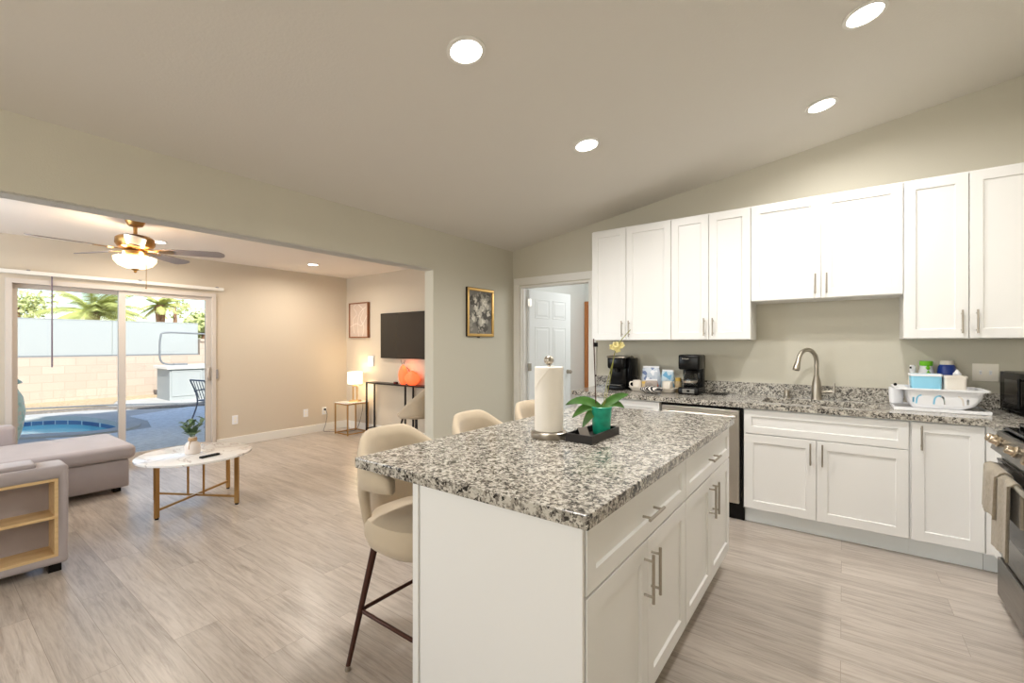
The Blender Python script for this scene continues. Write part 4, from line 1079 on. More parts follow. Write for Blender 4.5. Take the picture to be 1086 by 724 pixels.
bottle((3.796, -0.072, CT), [(0.048, 0), (0.051, 0.01), (0.051, 0.235), (0.046, 0.28), (0.038, 0.295)], M['blue'], 'detergent_bottle', 'dark blue bottle with white cap behind the cream box in the rack', [('cap', [(0.036, 0.292), (0.038, 0.298), (0.038, 0.320), (0.034, 0.324)], M['ceramic'], (0, 0, 0))])
bottle((3.835, -0.152, CT), [(0.022, 0), (0.024, 0.01), (0.024, 0.185), (0.014, 0.21)], M['white'], 'soap_pump_bottle', 'white soap pump bottle in front of the dark blue bottle', [('pump_head', [(0.010, 0.208), (0.020, 0.222), (0.022, 0.238), (0.012, 0.252), (0.005, 0.265)], M['white'], (0, 0, 0))])

sw = thing('double_switch_plate', 'almond double switch plate on the kitchen wall between dish rack and microwave', 'switch plate', (3.995, -0.001, 1.152))
b = MB(); b.box(-0.064, 0.064, -0.006, 0, -0.060, 0.060, 0.003); b.build('plate', M['plate'], sw)
for x in (-0.024, 0.024):
    b = MB(); b.box(x-0.006, x+0.006, -0.009, -0.005, -0.014, 0.014, 0.001); b.loft([[(x-0.004, -0.008, -0.004), (x+0.004, -0.008, -0.004), (x+0.004, -0.008, 0.006), (x-0.004, -0.008, 0.006)], [(x-0.003, -0.019, 0.005), (x+0.003, -0.019, 0.005), (x+0.003, -0.019, 0.010), (x-0.003, -0.019, 0.010)]]); b.build('toggle', M['white'], sw)

# microwave facing left
mw = thing('microwave', 'black microwave oven in the corner of the worktop at the right edge', 'microwave', (4.264, -0.290, CT), math.radians(5))
b = MB(); b.box(-0.175, 0.17, -0.245, 0.245, 0.018, 0.262, 0.006); b.build('case', M['black'], mw)
b = MB(); b.box(-0.193, -0.176, -0.13, 0.245, 0.020, 0.260, 0.005); b.build('door', M['blackglass'], mw)
b = MB(); b.box(-0.1945, -0.192, -0.085, 0.165, 0.065, 0.215, 0.001); b.build('window', M['screen'], mw)
b = MB(); b.box(-0.193, -0.176, -0.245, -0.134, 0.020, 0.260, 0.005); b.build('control_panel', M['blackglass'], mw)
b = MB(); b.tube([(-0.215, -0.115, 0.05), (-0.215, -0.115, 0.23)], 0.008, 10); b.tube([(-0.19, -0.115, 0.06), (-0.215, -0.115, 0.06)], 0.006, 8); b.tube([(-0.19, -0.115, 0.22), (-0.215, -0.115, 0.22)], 0.006, 8); b.build('handle', M['black'], mw, True)
for x, y in ((-0.15, -0.2), (-0.15, 0.2), (0.13, -0.2), (0.13, 0.2)):
    b = MB(); b.cyl((x, y, 0), 0.014, 0, 0.02, 12); b.build('foot', M['black'], mw)

# range
RY1, RY0, RX = -0.960, -1.720, 3.868
rg = thing('kitchen_range', 'stainless steel stove with front knobs at the right edge', 'stove', (4.2, -1.342, 0))
def R(): return at(rg.location)
b = R(); b.box(3.883, 4.51, RY0, RY1, 0.06, 0.895); b.build('body', M['darksteel'], rg)
b = R(); b.box(RX+0.02, 4.50, RY0+0.02, RY1-0.02, 0, 0.06); b.build('plinth', M['black'], rg)
b = R(); b.box(RX, 3.883, RY0+0.002, RY1-0.002, 0.035, 0.235, 0.005); b.build('storage_drawer', M['darksteel'], rg)
b = R(); b.box(RX, 3.883, RY0+0.002, RY1-0.002, 0.262, 0.752, 0.006); od = b.build('oven_door', M['darksteel'], rg)
b = R(); b.box(RX-0.003, RX+0.002, RY0+0.10, RY1-0.10, 0.40, 0.66, 0.001); b.build('oven_window', M['blackglass'], od)
b = R(); b.box(RX-0.002, RX+0.002, RY0+0.004, RY1-0.004, 0.742, 0.752); b.build('door_top_trim', M['black'], od)
b = R(); hp = smooth_path([(RX, RY1-0.035, 0.715), (RX-0.030, RY1-0.04, 0.722), (RX-0.045, RY1-0.075, 0.722), (RX-0.045, RY1-0.2, 0.722), (RX-0.045, RY0+0.2, 0.722), (RX-0.045, RY0+0.075, 0.722), (RX-0.030, RY0+0.04, 0.722), (RX, RY0+0.035, 0.715)], 5)
b.tube(hp, 0.013, 10); b.build('oven_handle', M['steel'], od, True)
b = R()
b.loft([[(3.842, RY0, 0.80), (3.90, RY0, 0.768), (3.93, RY0, 0.895), (3.870, RY0, 0.895)], [(3.842, RY1, 0.80), (3.90, RY1, 0.768), (3.93, RY1, 0.895), (3.870, RY1, 0.895)]]); b.build('control_panel', M['darksteel'], rg)
kn = Vector((-0.938, 0, 0.346))
for y in (-0.998, -1.070, -1.340, -1.59, -1.665):
    b = R(); c = Vector((3.855, y, 0.850)); b.tube([c, c+kn*0.006, c+kn*0.010, c+kn*0.034, c+kn*0.038], 0.02, 20, radii=[0.027, 0.027, 0.022, 0.020, 0.016]); b.build('knob', M['champagne'], rg, True)
b = R(); b.box(3.895, 4.51, RY0, RY1, 0.895, 0.915, 0.004); b.build('cooktop', M['blackglass'], rg)
for yc in (-1.15, -1.53):
    b = R()
    for x in (3.95, 4.07, 4.20, 4.33, 4.46): b.box(x-0.006, x+0.006, yc-0.17, yc+0.17, 0.928, 0.942)
    for y in (yc-0.17, yc, yc+0.17): b.box(3.944, 4.466, y-0.006, y+0.006, 0.928, 0.942)
    for x in (3.95, 4.46):
        for y in (yc-0.17, yc+0.17): b.box(x-0.007, x+0.007, y-0.007, y+0.007, 0.915, 0.93)
    b.build('grate', M['black'], rg)
    for x in (4.07, 4.33):
        b = R(); b.lathe([(0.05, 0), (0.05, 0.008), (0.03, 0.012)], (x, yc, 0.915), 20); b.build('burner', M['blackmatte'], rg, True)
# towel over the oven handle
tw = thing('dish_towel', 'taupe towel draped over the oven handle', 'towel', (RX-0.045, -1.18, 0.722))
def drape(y0, y1, zf, zb, off, name, seed):
    rnd = random.Random(seed); rings = []
    ny = 14
    for i in range(ny+1):
        t = i/ny; y = y0+(y1-y0)*t-tw.location.y
        wv = 0.006*math.sin(t*9+seed)+0.003*math.sin(t*23)
        r = 0.0175+off; th = 0.011
        sec = []
        zs = [zf+0.02*math.sin(t*5+seed)]
        outer = [(-r-0.004+wv-0.006*k/6, zf+(0-zf)*(1-k/6)) for k in range(6, -1, -1)]   # front outer, bottom to top
        arc_ = [(r*math.cos(math.radians(a)), r*math.sin(math.radians(a))) for a in (165, 135, 90, 45, 15)]
        back = [(r+0.003, -k/5*abs(zb)) for k in range(1, 6)]
        o_ = outer+arc_+back
        i_ = [(x*0.0+ (x+th if z < 0 and x < 0 else (x-th*0.9 if z < 0 else x*(r-th+0.004)/r)), z if z <= 0 else z*(r-th+0.004)/r) for x, z in reversed(o_)]
        rings.append([(x, y, z) for x, z in o_+i_])
    b = MB(); b.loft(rings); return b.build(name, M['towel'], tw, True, angle=80)
drape(-1.075, -1.33, -0.20, -0.16, 0.010, 'folded_flap', 1)
drape(-1.20, -1.50, -0.335, -0.18, 0.0, 'long_end', 2)

# ------------------------------------------------------------------ kitchen ceiling lights
def can(loc, slope, label, watts, r=0.075, color=(1.0, 0.975, 0.945)):
    o = thing('recessed_light', label, 'ceiling light', loc, 0, 'round recessed ceiling lights')
    o.rotation_euler = (0, slope, 0)
    b = MB(); b.lathe([(r, -0.001), (r+0.018, -0.001), (r+0.018, -0.007), (r, -0.010)], n=36, cap0=False, cap1=False); b.build('trim_ring', M['trim'], o, True)
    b = MB(); b.lathe([(0.001, -0.005), (r, -0.005), (r, -0.001), (0.001, -0.001)], n=36, cap0=False, cap1=False); b.build('lens', M['led'], o)
    l = bpy.data.lights.new('lamp', 'AREA'); l.shape = 'DISK'; l.size = 2*r*0.95; l.energy = watts; l.color = color; l.spread = math.radians(165)
    lo = bpy.data.objects.new('lamp', l); COL.objects.link(lo); lo.parent = o; lo.location = (0, 0, -0.011)
    return o
SLA = -math.atan(SL)
for x, y, kw, lab in ((1.778, -2.785, 1.0, 'round recessed light on the sloped ceiling nearest the camera, above the island'),
                  (1.776, -1.538, 0.9, 'round recessed light on the sloped ceiling above the far end of the island'),
                  (3.10, -0.722, 0.45, 'round recessed light on the sloped ceiling near the short upper cabinet over the sink'),
                  (3.303, -1.55, 1.15, 'round recessed light on the sloped ceiling at the top edge of the photo')):
    can((x, y, zc(x)), SLA, lab, CAN_W*kw)
for x, y, lab in ((-2.472, -1.134, 'recessed light on the living room ceiling right of the fan'), (-2.494, -2.808, 'recessed light on the living room ceiling behind the fan')):
    can((x, y, HL), 0, lab, LIVING_CAN_W, 0.06, (1.0, 0.90, 0.78))

# gilt framed flower picture
pf = thing('flower_painting', 'gilt framed painting of pale flowers on the wall beside the doorway', 'painting', (0.001, -0.612, 1.69))
b = MB()
for y0, y1, z0, z1 in ((-0.222, 0.222, 0.232, 0.262), (-0.222, 0.222, -0.262, -0.232), (-0.222, -0.192, -0.232, 0.232), (0.192, 0.222, -0.232, 0.232)):
    b.box(0.0, 0.026, y0, y1, z0, z1, 0.005)
b.build('frame', M['goldframe'], pf)
b = MB()
for y0, y1, z0, z1 in ((-0.222, 0.222, 0.255, 0.264), (-0.222, 0.222, -0.264, -0.255), (-0.226, -0.217, -0.262, 0.262), (0.217, 0.226, -0.262, 0.262)):
    b.box(-0.0, 0.022, y0, y1, z0, z1)
b.build('frame_edge', M['blackmatte'], pf)
b = MB(); b.box(0.002, 0.012, -0.193, 0.193, -0.233, 0.233); b.build('canvas', mat('painting_ground', rgb(134, 130, 122), 0.8, vary=(9, 0.28)), pf)
rnd = random.Random(3)
def daubs(name, m, spots, x0, n, sp, sz):
    b = MB(); k = 0
    for cy, cz, r in spots:
        for q in range(n):
            a = rnd.uniform(0, 2*PI); d = r*sp*math.sqrt(rnd.random()); e = r*sz*rnd.uniform(.6, 1.2); ecc = rnd.uniform(.5, 1.0)
            c = Vector((x0, cy+d*math.cos(a), cz+d*math.sin(a))); t = rnd.uniform(0, PI); k += 1
            pts = [(e*math.cos(2*PI*i/10), e*ecc*math.sin(2*PI*i/10)) for i in range(10)]
            ring = [c+Vector((0, u*math.cos(t)-v*math.sin(t), u*math.sin(t)+v*math.cos(t))) for u, v in pts]
            b.loft([ring, [p+Vector((0.0003+0.00001*k, 0, 0)) for p in ring]])
    b.build(name, m, pf)
daubs('painted_shadows', mat('painted_dark', rgb(96, 92, 86), 0.8), [(0.0, -0.17, 0.09), (-0.1, 0.15, 0.09), (0.08, -0.12, 0.08), (0.02, 0.02, 0.15), (0.12, 0.17, 0.06)], 0.0120, 12, 1.0, 0.3)
daubs('painted_leaves', mat('painted_grey', rgb(166, 161, 150), 0.8), [(0.03, 0.03, 0.15), (-0.1, -0.1, 0.10), (0.1, 0.12, 0.08), (-0.05, 0.17, 0.08), (0.0, -0.18, 0.08)], 0.0125, 14, 1.0, 0.22)
FL = [(-0.02, -0.02, 0.055), (0.07, 0.11, 0.06), (-0.07, 0.05, 0.05), (0.03, -0.10, 0.055), (-0.12, -0.07, 0.05), (0.13, -0.01, 0.04), (0.03, 0.04, 0.05), (-0.09, 0.13, 0.035), (0.13, 0.06, 0.035)]
daubs('painted_flowers', mat('painted_petal', rgb(208, 202, 188), 0.8), FL, 0.0130, 13, 0.7, 0.38)
daubs('painted_highlights', mat('painted_white', rgb(236, 231, 220), 0.8), FL, 0.0136, 6, 0.55, 0.24)

# ================================================================== LIVING ROOM
fan = thing('ceiling_fan', 'brass ceiling fan with five blades and a glowing bowl light in the living room', 'ceiling fan', (-1.684, -3.19, HL))
b = MB(); b.lathe([(0.07, 0.0), (0.068, -0.02), (0.05, -0.05), (0.02, -0.06)], n=28); b.build('canopy', M['brass'], fan, True)
b = MB(); b.cyl((0, 0, 0), 0.014, -0.16, -0.05, 14); b.build('downrod', M['brass'], fan, True)
b = MB(); b.lathe([(0.025, -0.12), (0.05, -0.128), (0.11, -0.140), (0.135, -0.160), (0.138, -0.205), (0.12, -0.235), (0.075, -0.250), (0.06, -0.262)], n=36); b.build('motor_housing', M['brass'], fan, True)
b = MB(); b.lathe([(0.06, -0.258), (0.085, -0.27), (0.085, -0.30), (0.07, -0.315), (0.05, -0.318)], n=30); b.build('light_fitter', M['brass'], fan, True)
b = MB(); b.lathe([(0.142, -0.318), (0.15, -0.322), (0.146, -0.35), (0.118, -0.388), (0.07, -0.412), (0.012, -0.420)], n=40, cap0=False); b.build('light_bowl', M['bowl'], fan, True)
b = MB(); b.lathe([(0.028, -0.416), (0.024, -0.426), (0.010, -0.434), (0.012, -0.444), (0.003, -0.452)], n=18); b.build('finial', M['brass'], fan, True)
b = MB(); b.tube([(0.06, 0.03, -0.31), (0.10, 0.05, -0.36), (0.10, 0.05, -0.58)], 0.002, 6); b.ball((0.10, 0.05, -0.585), 0.006, 6); b.build('pull_chain', M['brass'], fan, True)
aim = math.atan2(-4.365+3.19, 3.217+1.684)
for k in range(5):
    a = aim+k*2*PI/5; ca, sa = math.cos(a), math.sin(a)
    rot = Matrix.Rotation(a, 4, 'Z'); pitch = Matrix.Rotation(math.radians(-11), 4, 'X')
    b = MB(); b.m = rot @ Matrix.Translation((0, 0, -0.252)) @ pitch
    P = []
    for i in range(9): t = i/8; P.append((0.20+0.40*t, 0.055+0.014*t))
    tip = [(0.60+0.06*math.sin(math.radians(q)), 0.069*math.cos(math.radians(q))) for q in range(10, 171, 16)]
    out = P+tip+[(x, -y) for x, y in reversed(P)]
    b.prism(out, -0.003, 0.003); bl = b.build('blade', M['blade'], fan)
    b = MB(); b.m = rot @ Matrix.Translation((0, 0, -0.250)) @ pitch
    b.prism([(0.07, 0.018), (0.15, 0.014), (0.19, 0.035), (0.25, 0.040), (0.275, 0.02), (0.275, -0.02), (0.25, -0.040), (0.19, -0.035), (0.15, -0.014), (0.07, -0.018)], -0.011, -0.003); b.build('blade_iron', M['brass'], bl)
for k in range(3):
    a = aim+0.6+k*2*PI/3
    l = bpy.data.lights.new('fan_lamp', 'POINT'); l.energy = FAN_W/3; l.shadow_soft_size = 0.035; l.color = (1.0, 0.83, 0.60)
    lo = bpy.data.objects.new('fan_lamp', l); COL.objects.link(lo); lo.parent = fan; lo.location = (0.105*math.cos(a), 0.105*math.sin(a), -0.300)

# blind rail and wand above the sliding door
br_ = thing('blind_rail', 'white vertical blind headrail with hanging wand above the sliding glass door', 'blind rail', (XL, -2.9, 2.045))
b = at(br_.location); b.box(XL, XL+0.055, -4.2, -1.925, 2.028, 2.066, 0.004); b.build('rail', M['trim'], br_)
for y in (-3.65, -2.78, -2.0):
    b = at(br_.location); b.box(XL, XL+0.065, y-0.012, y+0.012, 2.062, 2.074, 0.002); b.build('bracket', M['vinylgrey'], br_)
b = at(br_.location); b.tube([(XL+0.04, -3.485, 2.03), (XL+0.04, -3.485, 1.11)], 0.0065, 8); b.build('wand', mat('mauve_wand', rgb(120, 106, 118), 0.4), br_, True)

# television, framed print, control box
tv = thing('television', 'black flat television on the living room wall', 'television', (-1.73, YT, 1.467))
b = MB(); b.box(-0.585, 0.585, -0.055, -0.022, -0.33, 0.33, 0.004); b.build('casing', M['black'], tv)
b = MB(); b.box(-0.577, 0.577, -0.0565, -0.054, -0.318, 0.322); b.build('screen', M['screen'], tv)
b = MB(); b.box(-0.2, 0.2, -0.024, 0, -0.15, 0.15); b.build('wall_mount', M['blackmatte'], tv)
ab = thing('framed_print', 'brown framed pale abstract line print on the living room wall left of the television', 'picture', (-2.885, YT, 1.717))
b = MB()
for x0, x1, z0, z1 in ((-0.245, 0.245, 0.258, 0.275), (-0.245, 0.245, -0.275, -0.258), (-0.245, -0.228, -0.258, 0.258), (0.228, 0.245, -0.258, 0.258)): b.box(x0, x1, -0.045, 0, z0, z1)
b.build('frame', M['picframe'], ab)
b = MB(); b.box(-0.229, 0.229, -0.032, -0.004, -0.259, 0.259); b.build('canvas', M['canvas'], ab)
b = MB()
for pts in ([(-0.12, -0.2), (-0.14, 0.0), (-0.05, 0.1), (-0.13, 0.2), (-0.08, 0.25)], [(0.0, 0.24), (0.12, 0.15), (0.05, 0.02), (0.13, -0.1), (0.1, -0.25)], [(-0.22, -0.1), (-0.05, -0.05), (0.08, -0.08), (0.22, 0.08)], [(0.0, -0.25), (-0.02, -0.08), (0.02, 0.1), (0.18, 0.2)]):
    b.tube(smooth_path([(x, -0.0325, z) for x, z in pts], 8), 0.006, 6)
b.build('line_drawing', M['canvasline'], ab, True)
th = thing('wall_control_box', 'small white control box on the living room wall above the glowing lamp', 'control box', (-2.60, YT, 1.085))
b = MB(); b.box(-0.065, 0.065, -0.024, 0, -0.08, 0.08, 0.006, 3); b.build('case', M['white'], th)
b = MB(); b.box(-0.045, 0.045, -0.0255, -0.023, 0.02, 0.06); b.build('display', M['plate'], th)
b = MB()
for i in range(3): b.box(-0.04+i*0.03, -0.02+i*0.03, -0.0265, -0.023, -0.04, -0.025, 0.001)
b.build('buttons', M['plate'], th)

def outlet(loc, label, plug=False):
    o = thing('wall_outlet', label, 'outlet', loc, 0, 'outlets on the living room wall')
    b = MB(); b.box(0, 0.006, -0.036, 0.036, -0.058, 0.058, 0.002); b.build('plate', M['white'], o)
    for z in (-0.022, 0.022):
        b = MB(); b.lathe([(0.016, 0), (0.016, 0.0015)], n=18); 
        for v in b.bm.verts: v.co = Vector((0.006+v.co.z, v.co.x, z+v.co.y))
        b.build('socket', M['plate'], o)
    return o
outlet((XL, -1.774, 0.342), 'white wall outlet just right of the sliding glass door')
outlet((XL, -0.804, 0.312), 'white blank outlet plate on the wall between door and side table')
outlet((XL, -0.505, 0.312), 'white outlet with a black plug beside the gold side table')
pg = thing('power_plug', 'black plug with grey cord hanging from the outlet beside the gold side table', 'plug', (XL+0.008, -0.505, 0.334))
b = MB(); b.box(0, 0.028, -0.013, 0.013, -0.013, 0.013, 0.004); b.build('plug_body', M['black'], pg)
b = at(pg.location); b.tube(smooth_path([(XL+0.035, -0.503, 0.334), (XL+0.06, -0.49, 0.25), (XL+0.06, -0.52, 0.10), (XL+0.08, -0.56, 0.012), (XL+0.16, -0.50, 0.008), (XL+0.30, -0.38, 0.008), (XL+0.42, -0.22, 0.03), (XL+0.46, -0.145, 0.30), (XL+0.47, -0.14, 0.46)], 6), 0.0035, 6); b.build('cord', M['greycable'], pg, True)

# side table with lamp
sx_, sy_ = -2.760, -0.355
stb = thing('side_table', 'square gold framed side table with a white marble top in the corner', 'side table', (sx_, sy_, 0))
hw, hd, H = 0.165, 0.182, 0.475
b = MB(); b.box(-hw, hw, -hd, hd, H-0.012, H, 0.003); b.build('tabletop', M['marble'], stb)
for x in (-1, 1):
    for y in (-1, 1):
        b = MB(); b.box(x*hw-0.008*(x+1), x*hw-0.008*(x-1), y*hd-0.008*(y+1), y*hd-0.008*(y-1), 0, H-0.012); b.build('leg', M['gold'], stb)
for z, nm in ((0.012, 'base_rail'), (H-0.028, 'top_rail')):
    b = MB()
    for y in (-hd, hd-0.016): b.box(-hw+0.016, hw-0.016, y, y+0.016, z, z+0.016)
    for x in (-hw, hw-0.016): b.box(x, x+0.016, -hd+0.016, hd-0.016, z, z+0.016)
    b.build(nm, M['gold'], stb)
lp = thing('table_lamp', 'lit table lamp with white drum shade and gold loop base on the side table', 'lamp', (-2.735, -0.315, H), math.radians(36))
b = MB(); b.box(-0.075, 0.075, -0.05, 0.05, 0, 0.022, 0.004); b.build('base', M['gold'], lp)
b = MB(); b.box(-0.038, -0.022, -0.012, 0.012, 0.022, 0.245); b.box(0.022, 0.038, -0.012, 0.012, 0.022, 0.245); b.box(-0.022, 0.022, -0.012, 0.012, 0.229, 0.245); b.cyl((0, 0, 0), 0.008, 0.245, 0.30, 12); b.build('loop_stem', M['gold'], lp)
b = MB(); b.lathe([(0.108, 0.268), (0.108, 0.445), (0.105, 0.445), (0.105, 0.268), (0.108, 0.268)], n=40, cap0=False, cap1=False); b.build('lamp_shade', M['shade'], lp, True)
b = MB(); b.ball((0, 0, 0.345), 0.028, 10); b.build('bulb', mat('warm_bulb', (1, 0.9, 0.7, 1), 0.5, emit=((1.0, 0.80, 0.50, 1), 40)), lp, True)
for z in (0.47, 0.25):
    l = bpy.data.lights.new('lamp_glow', 'POINT'); l.energy = 2.6; l.shadow_soft_size = 0.03; l.color = (1.0, 0.78, 0.48)
    lo = bpy.data.objects.new('lamp_glow', l); COL.objects.link(lo); lo.parent = lp; lo.location = (0.0, 0, z-0.0) if z > 0.3 else (0.05, 0, z)

# console table
cn = thing('console_table', 'long thin black metal console table under the television', 'console table', (-1.65, -0.215, 0))
b = at(cn.location); b.box(-2.495, -0.75, -0.300, -0.140, 0.762, 0.780, 0.002); b.build('tabletop', M['blackmatte'], cn)
for x in (-2.485, -1.615, -0.765):
    for y in (-0.290, -0.150):
        b = at(cn.location); b.box(x-0.010, x+0.010, y-0.010, y+0.010, 0, 0.762); b.build('leg', M['blackmatte'], cn)
b = at(cn.location)
b.box(-2.475, -0.775, -0.158, -0.142, 0.085, 0.101)
for x in (-2.485, -1.615, -0.765): b.box(x-0.008, x+0.008, -0.280, -0.160, 0.085, 0.101)
b.build('stretcher', M['blackmatte'], cn)

# glowing orange ornament on the console
og_ = thing('orange_glow_lamp', 'glowing orange double bulb ornament with thin stems on the console table', 'ornament lamp', (-1.70, -0.215, 0.780))
def blob(c, r, h, seed, name):
    rnd = random.Random(seed); rings = []
    for k in range(13):
        t = k/12; rr = max(0.004, r*math.sin(PI*(0.10+0.88*t))**0.7)
        rings.append([(c[0]+rr*math.cos(2*PI*i/24)*(1+0.06*math.cos(2*PI*i/24*6)), c[1]+0.62*rr*math.sin(2*PI*i/24)*(1+0.06*math.cos(2*PI*i/24*6)), c[2]+h*t) for i in range(24)])
    b = MB(); b.loft(rings); return b.build(name, M['neon'], og_, True)
blob((-0.05, 0, 0.0), 0.085, 0.275, 1, 'tall_bulb'); blob((0.14, 0.0, 0.0), 0.135, 0.195, 2, 'round_bulb')
b = MB(); b.tube(smooth_path([(-0.06, 0, 0.265), (-0.085, 0, 0.31), (-0.10, 0, 0.345)], 5), 0.003, 6); b.tube(smooth_path([(-0.05, 0, 0.265), (-0.025, 0.0, 0.31), (-0.02, 0.01, 0.34)], 5), 0.003, 6); b.tube(smooth_path([(0.10, 0, 0.17), (0.07, -0.01, 0.22), (0.03, -0.01, 0.24)], 5), 0.003, 6); b.build('stem', M['bronze'], og_, True)
l = bpy.data.lights.new('orange_light', 'POINT'); l.energy = 0.9; l.shadow_soft_size = 0.05; l.color = (1.0, 0.25, 0.10)
lo = bpy.data.objects.new('orange_light', l); COL.objects.link(lo); lo.parent = og_; lo.location = (0.02, -0.02, 0.27)
cp = thing('small_box', 'tiny dark box on the console table left of the orange ornament', 'box', (-1.865, -0.25, 0.780))
b = MB(); b.box(-0.028, 0.028, -0.02, 0.02, 0, 0.032, 0.004); b.build('case', M['blackmatte'], cp)
b = MB(); b.box(-0.02, 0.02, -0.0215, -0.0195, 0.006, 0.026); b.build('front_face', mat('dark_red', rgb(120, 40, 30), 0.5), cp)

# dining chair tucked at the console
dc = thing('dining_chair', 'cream shell chair with thin black legs in front of the console table', 'chair', (-1.135, -0.50, 0), 0)
b = MB(); rings = []
for z, s in ((0.415, 0.75), (0.425, 0.92), (0.45, 1.0), (0.468, 0.96), (0.475, 0.8)):
    rings.append([(-0.02+0.23*s*math.copysign(abs(math.cos(2*PI*i/32))**0.75, math.cos(2*PI*i/32)), 0.22*s*math.copysign(abs(math.sin(2*PI*i/32))**0.75, math.sin(2*PI*i/32)), z) for i in range(32)])
b.loft(rings); b.build('seat', M['fabric'], dc, True)
b = MB(); rings = []
for i in range(31):
    ph = math.radians(-100+200*i/30); ap = abs(math.degrees(ph))
    t = min(1, ap/100); zt = 0.82-0.34*t**1.5
    c, s = math.cos(ph), math.sin(ph); sec = []
    for k in range(5):
        q = k/4; z = 0.425+(zt-0.425)*q; sec.append(((0.235+0.05*q)*c-0.02, 0.235*s*(1+0.05*q), z))
    for k in range(4, -1, -1):
        q = k/4; z = 0.425+(zt-0.425)*q; sec.append(((0.200+0.05*q)*c-0.02, 0.203*s*(1+0.05*q), z))
    rings.append(sec)
b.loft(rings); b.build('backrest', M['fabric'], dc, True, angle=180)
for x in (-1, 1):
    for y in (-1, 1):
        b = MB(); b.tube([(x*0.12-0.02, y*0.11, 0.42), (x*0.21-0.02, y*0.20, 0.0)], 0.011, 10, radii=[0.013, 0.009]); b.build('leg', M['blackmatte'], dc, True)

# ------------------------------------------------------------------ sofa with chaise
sf = thing('sectional_sofa', 'grey sectional sofa with chaise and open shelves in its arm, at the left edge', 'sofa', (-1.7, -4.2, 0))
def S(): return at(sf.location)
b = S(); b.box(-2.90, -2.03, -4.80, -3.150, 0.05, 0.300, 0.015, 3); b.build('chaise_base', M['sofa'], sf, True)
b = S(); b.box(-2.90, -1.995, -4.72, -3.105, 0.302, 0.430, 0.045, 5); b.build('chaise_cushion', M['sofa'], sf, True)
b = S(); b.box(-2.03, -0.72, -4.80, -3.92, 0.05, 0.300, 0.015, 3); b.build('seat_base', M['sofa'], sf, True)
b = S(); b.box(-1.990, -0.725, -4.70, -3.86, 0.302, 0.430, 0.045, 5); b.build('seat_cushion', M['sofa'], sf, True)
b = S(); b.box(-2.90, -0.72, -4.98, -4.72, 0.06, 0.80, 0.05, 5); b.build('backrest', M['sofa'], sf, True)
b = S(); b.box(-3.08, -2.905, -4.98, -3.760, 0.05, 0.595, 0.035, 4); b.build('left_arm', M['sofa'], sf, True)
# right arm: a shell with a deep shelf recess on its outer face
ax0, ax1, ay0, ay1 = -0.715, -0.500, -4.98, -3.785
b = S(); b.box(ax0, ax1, ay0, ay1, 0.05, 0.630, 0.022, 4); arm = b.build('shelf_arm', M['sofa'], None, True); arm.location = sf.location
c_ = S(); c_.box(ax0+0.035, ax1+0.05, ay0+0.06, ay1-0.045, 0.098, 0.558); cu = c_.build('cutter', M['sofa']); cu.location = sf.location
cut(arm, cu); arm.location = (0, 0, 0); arm.parent = sf
rx0, rx1, ry0, ry1, rz0, rz1 = ax0+0.036, ax1+0.002, ay0+0.061, ay1-0.046, 0.099, 0.557
b = S(); t_ = 0.016
b.box(rx0, rx1, ry0, ry1, rz0, rz0+t_); b.box(rx0, rx1, ry0, ry1, rz1-t_, rz1); b.box(rx0, rx1, ry1-t_, ry1, rz0+t_, rz1-t_); b.box(rx0, rx1, ry0, ry0+t_, rz0+t_, rz1-t_)
b.build('shelf_frame', M['oak'], arm)
b = S(); b.box(rx0, rx1-0.003, ry0+t_, ry1-t_, 0.322, 0.338); b.build('shelf', M['oak'], arm)
b = S(); b.box(ax0+0.01, ax1-0.03, ay0+0.05, ay1-0.13, 0.622, 0.655, 0.014, 3); b.build('arm_pad', M['sofa'], sf, True)
for x, y in ((-2.13, -3.22), (-2.85, -3.22), (-0.56, -3.84), (-0.56, -4.90), (-2.85, -4.90), (-0.68, -3.84), (-2.08, -4.3)):
    b = S(); b.box(x-0.028, x+0.028, y-0.028, y+0.028, 0, 0.052); b.build('foot', M['black'], sf)

# round marble coffee table
tx, ty = -1.205, -2.900
ctb = thing('coffee_table', 'round white marble coffee table on crossed gold legs', 'coffee table', (tx, ty, 0), math.radians(-14.5))
b = MB(); b.lathe([(0.001, 0.402), (0.400, 0.402), (0.412, 0.406), (0.412, 0.420), (0.406, 0.424), (0.001, 0.424)], n=64, cap0=False, cap1=False); b.build('tabletop', M['marble'], ctb, True)
hh = 0.272
for x in (-1, 1):
    for y in (-1, 1):
        b = MB(); b.m = Matrix.Rotation(math.atan2(y, x), 4, 'Z'); d = hh*math.sqrt(2)-0.012
        b.box(d-0.016, d+0.016, -0.009, 0.009, 0.012, 0.402); lg = b.build('leg', M['gold'], ctb)
        b = MB(); b.cyl((d*x/math.sqrt(2), d*y/math.sqrt(2), 0), 0.014, 0, 0.012, 12); b.build('foot', M['black'], lg)
b = MB()
for a in (PI/4, -PI/4):
    b.m = Matrix.Rotation(a, 4, 'Z'); d = hh*math.sqrt(2)-0.025
    z = 0.060 if a > 0 else 0.0615
    b.box(-d, d, -0.008, 0.008, z, z+0.016); b.box(-d, d, -0.008, 0.008, 0.386+(0.001 if a > 0 else 0), 0.4015)
b.build('cross_bars', M['gold'], ctb)
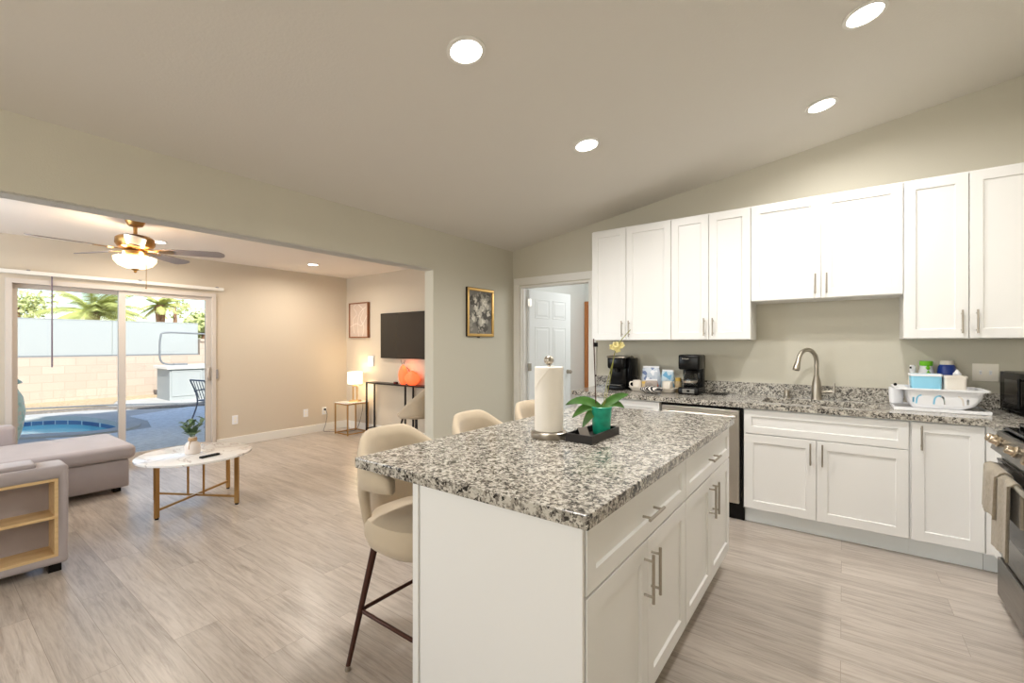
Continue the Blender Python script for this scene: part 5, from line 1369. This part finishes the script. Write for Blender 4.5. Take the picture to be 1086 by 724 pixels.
for s in (-1, 1):
    b = MB(); b.m = Matrix.Rotation(PI/4, 4, 'Z'); b.box(s*0.072-0.006, s*0.072+0.006, -0.006, 0.006, 0.075, 0.387); b.build('inner_post', M['gold'], ctb)
vx, vy = -1.20, -2.925
vs_ = thing('vase_plant', 'small leafy green plant in a blush vase with twine bow on the coffee table', 'plant', (vx, vy, 0.4245))
b = MB(); b.lathe([(0.050, 0), (0.056, 0.004), (0.057, 0.06), (0.050, 0.085), (0.028, 0.105), (0.026, 0.135), (0.029, 0.14), (0.024, 0.139), (0.022, 0.11)], n=28); b.build('vase', M['vase'], vs_, True)
b = MB(); b.lathe([(0.0285, 0.105), (0.032, 0.11), (0.032, 0.128), (0.0285, 0.133)], n=20); b.tube(smooth_path([(0.024, -0.022, 0.11), (0.034, -0.034, 0.085), (0.042, -0.042, 0.045)], 4), 0.004, 6); b.build('twine', M['jute'], vs_, True)
rnd = random.Random(4)
for k in range(8):
    a = 2*PI*k/8+rnd.uniform(-.2, .2); sp = rnd.uniform(.03, .095); hgt = rnd.uniform(.19, .27)
    tip = Vector((sp*math.cos(a), sp*math.sin(a), hgt+0.02)); bs = Vector((0.008*math.cos(a), 0.008*math.sin(a), 0.13))
    b = MB(); b.tube([bs, bs.lerp(tip, 0.5)+Vector((0, 0, 0.012)), tip], 0.0022, 6)
    for j in range(5):
        q = bs.lerp(tip, 0.2+0.2*j); a2 = a+j*2.4; d = Vector((math.cos(a2), math.sin(a2), 0.55)).normalized(); L = rnd.uniform(.05, .075)
        P = [q, q+d*L*0.4+Vector((0, 0, .004)), q+d*L*0.75+Vector((0, 0, .004)), q+d*L]
        b.leaf(P, 0.036, thick=0.001, fold=0.25)
    b.build('sprig', M['succulent'], vs_, True)
rm = thing('remote_control', 'black remote control on the near edge of the coffee table', 'remote', (-0.955, -2.885, 0.4245), math.radians(104))
b = MB(); b.box(-0.075, 0.075, -0.019, 0.019, 0.0, 0.016, 0.005, 3); b.build('case', M['black'], rm, True)
b = MB()
for i in range(5):
    for j in range(2): b.box(-0.05+i*0.022, -0.04+i*0.022, -0.011+j*0.014, -0.003+j*0.014, 0.0155, 0.0175)
b.build('buttons', M['pipe'], rm)
